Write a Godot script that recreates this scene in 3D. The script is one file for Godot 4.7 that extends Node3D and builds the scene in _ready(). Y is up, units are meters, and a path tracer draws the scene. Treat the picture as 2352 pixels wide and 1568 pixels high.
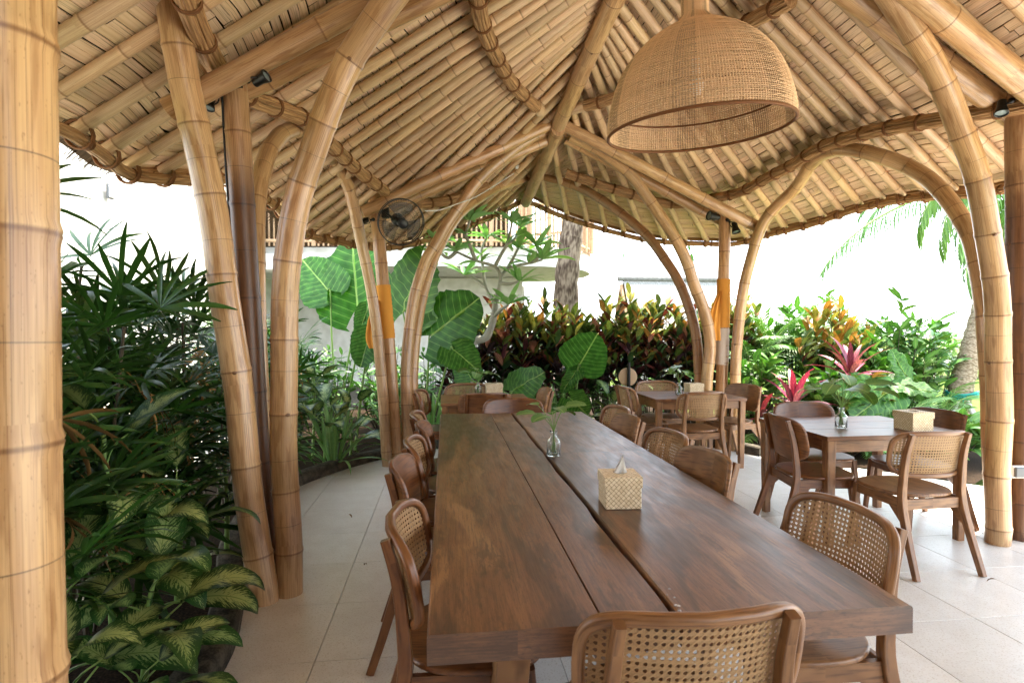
extends Node3D
# Open bamboo pavilion with a long teak table, cane and solid wood chairs, and a tropical garden round it.

const LENS := 1300.0          # lens, in the units of a 2352 x 1568 survey picture
const EYE_H := 1.45
const DIP := 22.0 / 1300.0    # the camera looks down by this slope
var rng := RandomNumberGenerator.new()
var M := {}
var used := {}
var pav: Node3D

# ------------------------------------------------------------------ mesh building
class MB:
	var v := PackedVector3Array()
	var n := PackedVector3Array()
	var t := PackedVector2Array()
	var c := PackedColorArray()
	var i := PackedInt32Array()
	func add(p: Vector3, nn: Vector3, uv: Vector2, col := Color.WHITE) -> int:
		v.push_back(p); n.push_back(nn); t.push_back(uv); c.push_back(col)
		return v.size() - 1
	func tri(a: int, b: int, d: int) -> void:
		var g := (v[b] - v[a]).cross(v[d] - v[a])
		if g.dot(n[a] + n[b] + n[d]) > 0.0:
			i.push_back(a); i.push_back(d); i.push_back(b)
		else:
			i.push_back(a); i.push_back(b); i.push_back(d)
	func quad(a: int, b: int, d: int, e: int) -> void:
		tri(a, b, d); tri(a, d, e)
	func flat(p: Array, uvs: Array, col := Color.WHITE, out := Vector3.ZERO) -> void:
		var g: Vector3 = (p[1] - p[0]).cross(p[2] - p[0]).normalized()
		if g.dot(out) < 0.0: g = -g
		var k := []
		for j in p.size(): k.push_back(add(p[j], g, uvs[j], col))
		tri(k[0], k[1], k[2])
		if p.size() == 4: tri(k[0], k[2], k[3])
	# closed profile swept along frames: pos, right, up; profile in right/up units scaled by sizes
	func sweep(pos: Array, right: Array, up: Array, prof: Array, pnorm: Array, size: Array, cols: Array, uvs := Vector2(1, 1), off := Vector2.ZERO, caps := true) -> void:
		var m := prof.size()
		var run := 0.0
		var rows := []
		for k in pos.size():
			if k > 0: run += (pos[k] - pos[k - 1]).length()
			var row := []
			for j in m + 1:
				var q: Vector2 = prof[j % m]
				var w: Vector2 = pnorm[j % m]
				var s: Vector2 = size[k]
				row.push_back(add(pos[k] + right[k] * q.x * s.x + up[k] * q.y * s.y, (right[k] * w.x + up[k] * w.y).normalized(), Vector2(float(j) / m * uvs.x + off.x, run * uvs.y + off.y), cols[k] if cols.size() > k else Color.WHITE))
			rows.push_back(row)
		for k in pos.size() - 1:
			for j in m:
				quad(rows[k][j], rows[k][j + 1], rows[k + 1][j + 1], rows[k + 1][j])
		if caps:
			for e in [0, pos.size() - 1]:
				var d: Vector3 = right[e].cross(up[e]).normalized()
				var ax: Vector3 = (pos[1] - pos[0]) if e == 0 else (pos[e] - pos[e - 1])
				if (d.dot(ax) > 0.0) == (e == 0): d = -d
				var cc := add(pos[e], d, off, cols[e] if cols.size() > e else Color.WHITE)
				var ring := []
				for j in m:
					var q: Vector2 = prof[j]
					ring.push_back(add(v[rows[e][j]], d, off + q * 0.05, cols[e] if cols.size() > e else Color.WHITE))
				for j in m: tri(cc, ring[j], ring[(j + 1) % m])
	func tube(pts: Array, rad: Array, sides: int, cols := [], uvs := Vector2(1, 1), off := Vector2.ZERO, caps := true, flatness := 1.0) -> void:
		var pos := pts
		var right := []
		var up := []
		var r := Vector3.ZERO
		for k in pts.size():
			var d: Vector3 = (pts[mini(k + 1, pts.size() - 1)] - pts[maxi(k - 1, 0)]).normalized()
			if k == 0:
				r = d.cross(Vector3.UP if absf(d.y) < 0.9 else Vector3.RIGHT).normalized()
			else:
				r = (r - d * r.dot(d)).normalized()
			right.push_back(r); up.push_back(r.cross(d).normalized())
		var prof := []
		for j in sides:
			var a := TAU * j / sides
			prof.push_back(Vector2(cos(a), sin(a) * flatness))
		var pn := []
		for j in sides:
			var a := TAU * j / sides
			pn.push_back(Vector2(cos(a) * flatness, sin(a)))
		var size := []
		for k in pts.size():
			var q: float = rad[k] if rad.size() > 1 else rad[0]
			size.push_back(Vector2(q, q))
		sweep(pos, right, up, prof, pn, size, cols, uvs, off, caps)
	# box with chamfered edges
	func box(at: Vector3, size: Vector3, bev := 0.004, basis := Basis.IDENTITY, col := Color.WHITE, off := Vector2.ZERO) -> void:
		var h := size * 0.5
		bev = minf(bev, minf(h.x, minf(h.y, h.z)) * 0.6)
		var longest := 0 if h.x >= h.y and h.x >= h.z else (1 if h.y >= h.z else 2)
		var f := {}
		for ax in 3:
			for s in [-1, 1]:
				var d := Vector3.ZERO
				d[ax] = s
				var a1 := (ax + 1) % 3
				var a2 := (ax + 2) % 3
				var ps := []
				var us := []
				for q in [[-1, -1], [1, -1], [1, 1], [-1, 1]]:
					var p := Vector3.ZERO
					p[ax] = h[ax] * s
					p[a1] = (h[a1] - bev) * q[0]
					p[a2] = (h[a2] - bev) * q[1]
					f["%d%d%d%d" % [ax, signi(int(p.x * 1e5)), signi(int(p.y * 1e5)), signi(int(p.z * 1e5))]] = p
					ps.push_back(at + basis * p)
					var lv: float = p[longest] if longest != ax else p[a1]
					var lu: float = p[a2] if (longest == a1 or longest == ax) else p[a1]
					us.push_back(Vector2(lu + h[ax] * s, lv) + off)
				flat(ps, us, col, basis * d)
		for ax in 3:       # edges along ax
			var a1 := (ax + 1) % 3
			var a2 := (ax + 2) % 3
			for s1 in [-1, 1]:
				for s2 in [-1, 1]:
					var ps := []
					for q in [[-1, a1], [1, a1], [1, a2], [-1, a2]]:
						var sg := [0, 0, 0]
						sg[ax] = q[0]; sg[a1] = s1; sg[a2] = s2
						ps.push_back(f["%d%d%d%d" % [q[1], sg[0], sg[1], sg[2]]])
					var o := Vector3.ZERO
					o[a1] = s1; o[a2] = s2
					var us := []
					for p in ps: us.push_back(Vector2(p[a1] + p[a2], p[ax]) + off)
					flat([at + basis * ps[0], at + basis * ps[1], at + basis * ps[2], at + basis * ps[3]], us, col, basis * o)
		for sx in [-1, 1]:
			for sy in [-1, 1]:
				for sz in [-1, 1]:
					var ps := []
					for ax in 3: ps.push_back(at + basis * f["%d%d%d%d" % [ax, sx, sy, sz]])
					flat(ps, [off, off, off], col, basis * Vector3(sx, sy, sz))
	# turned shape round the local y axis: profile of (radius, height)
	func lathe(at: Vector3, prof: Array, sides: int, basis := Basis.IDENTITY, col := Color.WHITE, uvs := Vector2(1, 1)) -> void:
		var rows := []
		var run := 0.0
		for k in prof.size():
			var p: Vector2 = prof[k]
			var a: Vector2 = prof[maxi(k - 1, 0)]
			var b: Vector2 = prof[mini(k + 1, prof.size() - 1)]
			var d := (b - a).normalized()
			if k > 0: run += (prof[k] - prof[k - 1]).length()
			var row := []
			for j in sides + 1:
				var w := TAU * j / sides
				row.push_back(add(at + basis * Vector3(cos(w) * p.x, p.y, sin(w) * p.x), (basis * Vector3(cos(w) * d.y, -d.x, sin(w) * d.y)).normalized(), Vector2(float(j) / sides * uvs.x, run * uvs.y), col))
			rows.push_back(row)
		for k in prof.size() - 1:
			for j in sides: quad(rows[k][j], rows[k][j + 1], rows[k + 1][j + 1], rows[k + 1][j])
	func ball(at: Vector3, r: Vector3, sides := 10, basis := Basis.IDENTITY, col := Color.WHITE) -> void:
		var rows := []
		var m := sides / 2 + 1
		for k in m + 1:
			var a := -PI / 2 + PI * k / m
			var row := []
			for j in sides + 1:
				var w := TAU * j / sides
				var d := Vector3(cos(w) * cos(a), sin(a), sin(w) * cos(a))
				row.push_back(add(at + basis * (d * r), (basis * (d / r)).normalized(), Vector2(float(j) / sides, float(k) / m), col))
			rows.push_back(row)
		for k in m:
			for j in sides: quad(rows[k][j], rows[k][j + 1], rows[k + 1][j + 1], rows[k + 1][j])
	func join(o: MB, xf: Transform3D, col := Color.WHITE) -> void:
		var k := v.size()
		for j in o.v.size():
			v.push_back(xf * o.v[j]); n.push_back((xf.basis * o.n[j]).normalized()); t.push_back(o.t[j])
			c.push_back(o.c[j] * col)
		for j in o.i: i.push_back(j + k)
	func hue(col: Color) -> MB:
		var o := MB.new()
		o.v = v; o.n = n; o.t = t; o.i = i
		o.c.resize(v.size())
		o.c.fill(col)
		return o
	func mesh() -> ArrayMesh:
		var a := []
		a.resize(Mesh.ARRAY_MAX)
		a[Mesh.ARRAY_VERTEX] = v
		a[Mesh.ARRAY_NORMAL] = n
		a[Mesh.ARRAY_TEX_UV] = t
		a[Mesh.ARRAY_COLOR] = c
		a[Mesh.ARRAY_INDEX] = i
		var m := ArrayMesh.new()
		m.add_surface_from_arrays(Mesh.PRIMITIVE_TRIANGLES, a)
		return m

# ------------------------------------------------------------------ naming and placing
func numbered(called: String) -> String:
	var k: int = used.get(called, 0)
	used[called] = k + 1
	return called if k == 0 else "%s_%03d" % [called, k]

func tag(o: Node3D, label: String, category: String, group := "", kind := "") -> Node3D:
	if label: o.set_meta("label", label)
	if category: o.set_meta("category", category)
	if group: o.set_meta("group", group)
	if kind: o.set_meta("kind", kind)
	return o

func thing(called: String, label: String, category: String, at := Vector3.ZERO, turn := 0.0, group := "") -> Node3D:
	var o := Node3D.new()
	o.name = numbered(called)
	add_child(o)
	o.position = at
	o.rotation.y = turn
	tag(o, label, category, group)
	return o

func inst(called: String, mesh: Mesh, mat: Material, parent: Node, xf := Transform3D.IDENTITY) -> MeshInstance3D:
	var o := MeshInstance3D.new()
	o.mesh = mesh
	o.material_override = mat
	if parent == self:
		o.name = numbered(called)
	else:
		var k: int = parent.get_meta("n_" + called) if parent.has_meta("n_" + called) else 0
		o.name = called if k == 0 else "%s_%03d" % [called, k]
		parent.set_meta("n_" + called, k + 1)
	parent.add_child(o, true)
	o.transform = xf
	return o

func put(called: String, b: MB, mat: Material, parent: Node, xf := Transform3D.IDENTITY) -> MeshInstance3D:
	return inst(called, b.mesh(), mat, parent, xf)

func strip_counts(o: Node) -> void:
	for k in o.get_meta_list():
		if k.begins_with("n_"): o.remove_meta(k)
	for ch in o.get_children(): strip_counts(ch)

func copy_of(o: Node3D, at: Vector3, turn: float, label: String, group := "") -> Node3D:
	var r: Node3D = o.duplicate()
	var stem: String = str(o.name)
	if stem.length() > 4 and stem[stem.length() - 4] == "_" and stem.right(3).is_valid_int(): stem = stem.left(-4)
	r.name = numbered(stem)
	add_child(r)
	r.position = at
	r.rotation.y = turn
	r.set_meta("label", label)
	if group: r.set_meta("group", group)
	return r

# survey point: picture position (2352 wide) and distance ahead of the camera
func at(px: float, py: float, z: float) -> Vector3:
	var u := (px - 1176.0) / LENS
	var w := (784.0 - py) / LENS
	var cs := 1.0 / sqrt(1.0 + DIP * DIP)
	var sn := DIP * cs
	var s := z / (cs + w * sn)
	return Vector3(u * s, EYE_H + (w * cs - sn) * s, -z)
# survey point at a known height
func on(px: float, py: float, h: float) -> Vector3:
	var p := at(px, py, 1.0)
	var k := (h - EYE_H) / (p.y - EYE_H)
	return Vector3(p.x * k, h, -k)

func smooth(p: Array, per := 8) -> Array:
	var out := []
	for k in p.size() - 1:
		var a: Vector3 = p[maxi(k - 1, 0)]
		var b: Vector3 = p[k]
		var c: Vector3 = p[k + 1]
		var d: Vector3 = p[mini(k + 2, p.size() - 1)]
		if k == 0: a = b * 2.0 - c
		if k == p.size() - 2: d = c * 2.0 - b
		for j in per:
			var t := float(j) / per
			out.push_back(0.5 * (2.0 * b + (c - a) * t + (2.0 * a - 5.0 * b + 4.0 * c - d) * t * t + (3.0 * b - a - 3.0 * c + d) * t * t * t))
	out.push_back(p[p.size() - 1])
	return out

func lengths(p: Array) -> PackedFloat32Array:
	var out := PackedFloat32Array([0.0])
	for k in range(1, p.size()): out.push_back(out[k - 1] + (p[k] - p[k - 1]).length())
	return out

func walk(p: Array, ln: PackedFloat32Array, s: float) -> Vector3:
	s = clampf(s, 0.0, ln[ln.size() - 1])
	var k := clampi(ln.bsearch(s) - 1, 0, ln.size() - 2)
	var d := ln[k + 1] - ln[k]
	return p[k].lerp(p[k + 1], (s - ln[k]) / d if d > 1e-6 else 0.0)

func resample(p: Array, step: float) -> Array:
	var ln := lengths(p)
	var total := ln[ln.size() - 1]
	var m := maxi(1, int(round(total / step)))
	var out := []
	for k in m + 1: out.push_back(walk(p, ln, total * k / m))
	return out

func shade(c: Color, f: float) -> Color:
	return Color(c.r * f, c.g * f, c.b * f)

# ------------------------------------------------------------------ textures and materials
func noise(seed_: int, freq: float, oct := 3) -> FastNoiseLite:
	var f := FastNoiseLite.new()
	f.seed = seed_
	f.frequency = freq
	f.noise_type = FastNoiseLite.TYPE_SIMPLEX_SMOOTH
	f.fractal_type = FastNoiseLite.FRACTAL_FBM
	f.fractal_octaves = oct
	return f

func paint(w: int, h: int, fn: Callable) -> Image:
	var b := PackedByteArray()
	b.resize(w * h * 3)
	var k := 0
	for y in h:
		for x in w:
			var c: Color = fn.call(float(x) / w, float(y) / h)
			b[k] = clampi(int(c.r * 255.0 + 0.5), 0, 255)
			b[k + 1] = clampi(int(c.g * 255.0 + 0.5), 0, 255)
			b[k + 2] = clampi(int(c.b * 255.0 + 0.5), 0, 255)
			k += 3
	return Image.create_from_data(w, h, false, Image.FORMAT_RGB8, b)

func mat(rough: float, col := Color.WHITE, tex: Image = null, spec := 0.5) -> StandardMaterial3D:
	var m := StandardMaterial3D.new()
	m.albedo_color = col
	m.roughness = rough
	m.metallic_specular = spec
	m.vertex_color_use_as_albedo = true
	m.cull_mode = BaseMaterial3D.CULL_DISABLED
	if tex: m.albedo_texture = ImageTexture.create_from_image(tex)
	return m

func leaf_mat(rough: float, tex: Image, back: Color) -> StandardMaterial3D:
	var m := mat(rough, Color.WHITE, tex, 0.4)
	m.backlight_enabled = true
	m.backlight = back
	return m

func mix3(a: Color, b: Color, t: float) -> Color:
	return a.lerp(b, clampf(t, 0.0, 1.0))

# ------------------------------------------------------------------ ground and floor
const TURN := 0.1172          # the long table, its chairs and the tiles are turned by this much
func floor_xf(u: float, w: float, y := 0.0) -> Vector3:     # floor axes: u across, w ahead; origin under the camera
	return Vector3(u * cos(TURN) - w * sin(TURN), y, -(u * sin(TURN) + w * cos(TURN)))

var rim := []      # outline of the pavilion floor
func build_ground() -> void:
	var b := MB.new()
	var g := 140.0
	b.flat([Vector3(-g, -0.14, g), Vector3(g, -0.14, g), Vector3(g, -0.14, -g), Vector3(-g, -0.14, -g)], [Vector2(0, 0), Vector2(1, 0), Vector2(1, 1), Vector2(0, 1)], Color.WHITE, Vector3.UP)
	tag(put("ground", b, M.lawn, self), "bright lawn spreading beyond the garden beds", "", "", "structure")
	rim = smooth([Vector3(-1.75, 0, 3.2), Vector3(-1.7, 0, 1.5), Vector3(-1.5, 0, 0), Vector3(-1.27, 0, -1.4), Vector3(-1.22, 0, -2.3), Vector3(-1.41, 0, -2.95), Vector3(-1.76, 0, -3.7), Vector3(-2.0, 0, -4.6), Vector3(-1.99, 0, -5.3), Vector3(-1.68, 0, -6.1), Vector3(-1.2, 0, -6.75), Vector3(-0.6, 0, -7.2), Vector3(0.3, 0, -7.5), Vector3(1.4, 0, -7.5), Vector3(2.3, 0, -7.25), Vector3(2.8, 0, -6.7), Vector3(3.3, 0, -5.8), Vector3(3.75, 0, -4.9), Vector3(3.95, 0, -4.0), Vector3(4.15, 0, -2.6), Vector3(4.2, 0, -1.0), Vector3(4.2, 0, 1.0), Vector3(4.1, 0, 3.2)], 6)
	# bedding for the tiles, one slab with the floor's outline
	var poly := PackedVector2Array()
	for p in rim: poly.push_back(Vector2(p.x, p.z))
	var fl := Node3D.new()
	fl.name = "floor"
	add_child(fl)
	tag(fl, "pale terrazzo tile floor of the pavilion", "", "", "structure")
	b = MB.new()
	var tri := Geometry2D.triangulate_polygon(poly)
	for k in range(0, tri.size(), 3):
		var ps := []
		var us := []
		for j in 3:
			ps.push_back(Vector3(poly[tri[k + j]].x, -0.012, poly[tri[k + j]].y))
			us.push_back(poly[tri[k + j]])
		b.flat(ps, us, Color.WHITE, Vector3.UP)
	for k in poly.size():
		var p := poly[k]
		var q := poly[(k + 1) % poly.size()]
		var o := Vector3(q.y - p.y, 0, p.x - q.x)
		b.flat([Vector3(p.x, -0.012, p.y), Vector3(q.x, -0.012, q.y), Vector3(q.x, -0.3, q.y), Vector3(p.x, -0.3, p.y)], [Vector2(0, 0), Vector2(1, 0), Vector2(1, 1), Vector2(0, 1)], Color.WHITE, o)
	put("floor_slab", b, M.grout, fl)
	# tiles cut to the outline; alike whole tiles share a mesh
	var ts := 0.54
	var whole := MB.new()
	whole.box(Vector3(0, -0.006, 0), Vector3(ts - 0.003, 0.012, ts - 0.003), 0.0012)
	var wm := []
	for k in 4:
		var wb := MB.new()
		var f := 0.94 + 0.02 * k
		wb.box(Vector3(0, -0.006, 0), Vector3(ts - 0.003, 0.012, ts - 0.003), 0.0012, Basis.IDENTITY, Color(f, f, f), Vector2(0.37 * k, 0.21 * k))
		wm.push_back(wb.mesh())
	# joint lines pass through two surveyed corners
	var u0 := -1.115
	var w0 := 3.09
	for iu in range(-4, 12):
		for iw in range(-11, 9):
			var cu := u0 + (iu + 0.5) * ts
			var cw := w0 + (iw + 0.5) * ts
			var c := floor_xf(cu, cw)
			var sq := PackedVector2Array()
			var inside := 0
			for q in [[-1, -1], [1, -1], [1, 1], [-1, 1]]:
				var p := floor_xf(cu + q[0] * (ts * 0.5 - 0.0015), cw + q[1] * (ts * 0.5 - 0.0015))
				sq.push_back(Vector2(p.x, p.z))
				if Geometry2D.is_point_in_polygon(sq[sq.size() - 1], poly): inside += 1
			if c.z > 1.3: continue
			if inside == 4:
				inst("tile", wm[posmod(iu * 7 + iw * 3 + iu * iw, 4)], M.tile, fl, Transform3D(Basis(Vector3.UP, TURN + PI / 2 * posmod(iu + iw * 3, 4)), c))
			elif inside > 0:
				for part in Geometry2D.intersect_polygons(sq, poly):
					var tb := MB.new()
					var tt := Geometry2D.triangulate_polygon(part)
					for k in range(0, tt.size(), 3):
						var ps := []
						var us := []
						for j in 3:
							ps.push_back(Vector3(part[tt[k + j]].x, 0, part[tt[k + j]].y))
							us.push_back(part[tt[k + j]])
						tb.flat(ps, us, Color(0.99, 0.99, 0.99), Vector3.UP)
					for k in part.size():
						var p: Vector2 = part[k]
						var q: Vector2 = part[(k + 1) % part.size()]
						var o := Vector3(p.x + q.x, 0, p.y + q.y) * 0.5 - c
						tb.flat([Vector3(p.x, 0, p.y), Vector3(q.x, 0, q.y), Vector3(q.x, -0.012, q.y), Vector3(p.x, -0.012, p.y)], [p, q, q, p], Color.WHITE, o)
					put("tile", tb, M.tile, fl)
	strip_counts(fl)
	# kerb on the planted sides, planting soil behind it
	var kerb := rim.slice(12, 92)
	b = MB.new()
	var pos := []
	var rt := []
	var up := []
	for k in kerb.size():
		var d: Vector3 = (kerb[mini(k + 1, kerb.size() - 1)] - kerb[maxi(k - 1, 0)]).normalized()
		var r := d.cross(Vector3.UP).normalized()
		pos.push_back(kerb[k] - r * 0.075 + Vector3(0, 0.0, 0))
		rt.push_back(r); up.push_back(Vector3.UP)
	var prof := [Vector2(-0.07, -0.2), Vector2(0.072, -0.2), Vector2(0.075, 0.08), Vector2(0.06, 0.1), Vector2(-0.055, 0.102), Vector2(-0.07, 0.085)]
	var pn := [Vector2(-1, -1), Vector2(1, -1), Vector2(1, 0.3), Vector2(0.3, 1), Vector2(-0.3, 1), Vector2(-1, 0.3)]
	var sz := []
	for k in pos.size(): sz.push_back(Vector2.ONE)
	b.sweep(pos, rt, up, prof, pn, sz, [])
	tag(put("kerb", b, M.stone, self), "low grey stone kerb between the tiles and the planting bed", "", "", "structure")
	var bed := func(called: String, outline: Array, y: float, m: Material, label: String) -> void:
		var pp := PackedVector2Array()
		for e in outline: pp.push_back(Vector2(e.x, e.z))
		var bb := MB.new()
		var tr := Geometry2D.triangulate_polygon(pp)
		for k in range(0, tr.size(), 3):
			var ps := []
			for j in 3: ps.push_back(Vector3(pp[tr[k + j]].x, y, pp[tr[k + j]].y))
			bb.flat(ps, [Vector2(0, 0), Vector2(1, 0), Vector2(1, 1)], Color.WHITE, Vector3.UP)
		tag(put(called, bb, m, self), label, "", "", "structure")
	var west := kerb.slice(0, 45)
	var wo := []
	for k in west.size(): wo.push_back(pos[k])
	wo.append_array([Vector3(-1.4, 0, -10.8), Vector3(-4.3, 0, -10.8), Vector3(-3.6, 0, -7.0), Vector3(-3.0, 0, -4.0), Vector3(-2.8, 0, -1.0), Vector3(-2.8, 0, 1.2)])
	bed.call("soil", wo, 0.03, M.soil, "dark soil of the planting bed along the west kerb")
	var no := []
	for k in range(44, pos.size()): no.push_back(pos[k])
	no.append_array([Vector3(3.0, 0, -10.8), Vector3(-1.4, 0, -10.8)])
	bed.call("soil", no, 0.028, M.soil, "dark soil of the hedge bed behind the far tables")
	bed.call("soil", [Vector3(3.0, 0, -7.0), Vector3(3.6, 0, -6.6), Vector3(4.6, 0, -5.6), Vector3(5.6, 0, -6.4), Vector3(6.4, 0, -9.0), Vector3(3.0, 0, -10.8)], -0.06, M.soil, "shaded soil under the colourful shrubs on the right")
	bed.call("path", [Vector3(2.75, 0, -6.8), Vector3(3.0, 0, -7.0), Vector3(4.2, 0, -6.0), Vector3(5.2, 0, -5.0), Vector3(6.4, 0, -4.6), Vector3(13.0, 0, -4.4), Vector3(13.0, 0, 9.0), Vector3(4.0, 0, 9.0), Vector3(4.0, 0, -3.0), Vector3(3.6, 0, -5.0)], -0.07, M.paving, "white sunlit paving along the right side of the pavilion")
	bed.call("path", [Vector3(-9.0, 0, -10.9), Vector3(2.6, 0, -10.9), Vector3(2.6, 0, -19.5), Vector3(-9.0, 0, -19.5)], -0.05, M.stone, "grey stone terrace under the white villa")
	bed.call("path", [Vector3(-2.75, 0, 2.5), Vector3(-2.75, 0, -1.0), Vector3(-2.95, 0, -4.0), Vector3(-3.55, 0, -7.0), Vector3(-4.25, 0, -10.8), Vector3(-9.0, 0, -10.8), Vector3(-9.0, 0, 2.5)], -0.06, M.paving, "white paved yard behind the lady palms")

func build_sky() -> void:
	var cam := Camera3D.new()
	cam.name = "camera"
	add_child(cam)
	cam.position = Vector3(0, EYE_H, 0)
	cam.rotation.x = -atan(DIP)
	cam.fov = rad_to_deg(2.0 * atan(784.0 / LENS))
	cam.near = 0.05
	var lens := CameraAttributesPhysical.new()
	lens.frustum_focal_length = 12.0 * LENS / 784.0
	lens.frustum_focus_distance = 3.2
	lens.frustum_near = 0.05
	lens.frustum_far = 400.0
	lens.exposure_aperture = 5.0
	cam.attributes = lens
	cam.far = 400.0
	cam.current = true
	var we := WorldEnvironment.new()
	we.name = "world_environment"
	var e := Environment.new()
	e.background_mode = Environment.BG_SKY
	var sm := ProceduralSkyMaterial.new()
	sm.sky_top_color = Color(0.80, 0.87, 0.95)
	sm.sky_horizon_color = Color(0.97, 0.98, 1.0)
	sm.sky_curve = 0.2
	sm.ground_horizon_color = Color(0.80, 0.80, 0.78)
	sm.ground_bottom_color = Color(0.45, 0.45, 0.42)
	sm.sun_angle_max = 20.0
	var sky := Sky.new()
	sky.sky_material = sm
	e.sky = sky
	e.background_energy_multiplier = 1.0
	e.tonemap_mode = Environment.TONE_MAPPER_LINEAR
	e.tonemap_exposure = EXPOSURE
	e.sdfgi_enabled = true
	e.ssao_enabled = true
	e.ssil_enabled = true
	we.environment = e
	add_child(we)
	var sun := DirectionalLight3D.new()
	sun.name = "sun"
	sun.light_color = Color(1.0, 0.96, 0.89)
	sun.light_energy = 1.3
	sun.light_angular_distance = 1.0
	sun.shadow_enabled = true
	add_child(sun)
	sun.look_at_from_position(Vector3(5.0, 14.0, -5.0), Vector3.ZERO, Vector3.UP)
const EXPOSURE := 6.9

func _ready() -> void:
	rng.seed = 20240611
	build_sky()
	make_materials()
	build_ground()
	build_pavilion()
	build_furniture()
	build_fixtures()
	build_garden()
	build_buildings()

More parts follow.
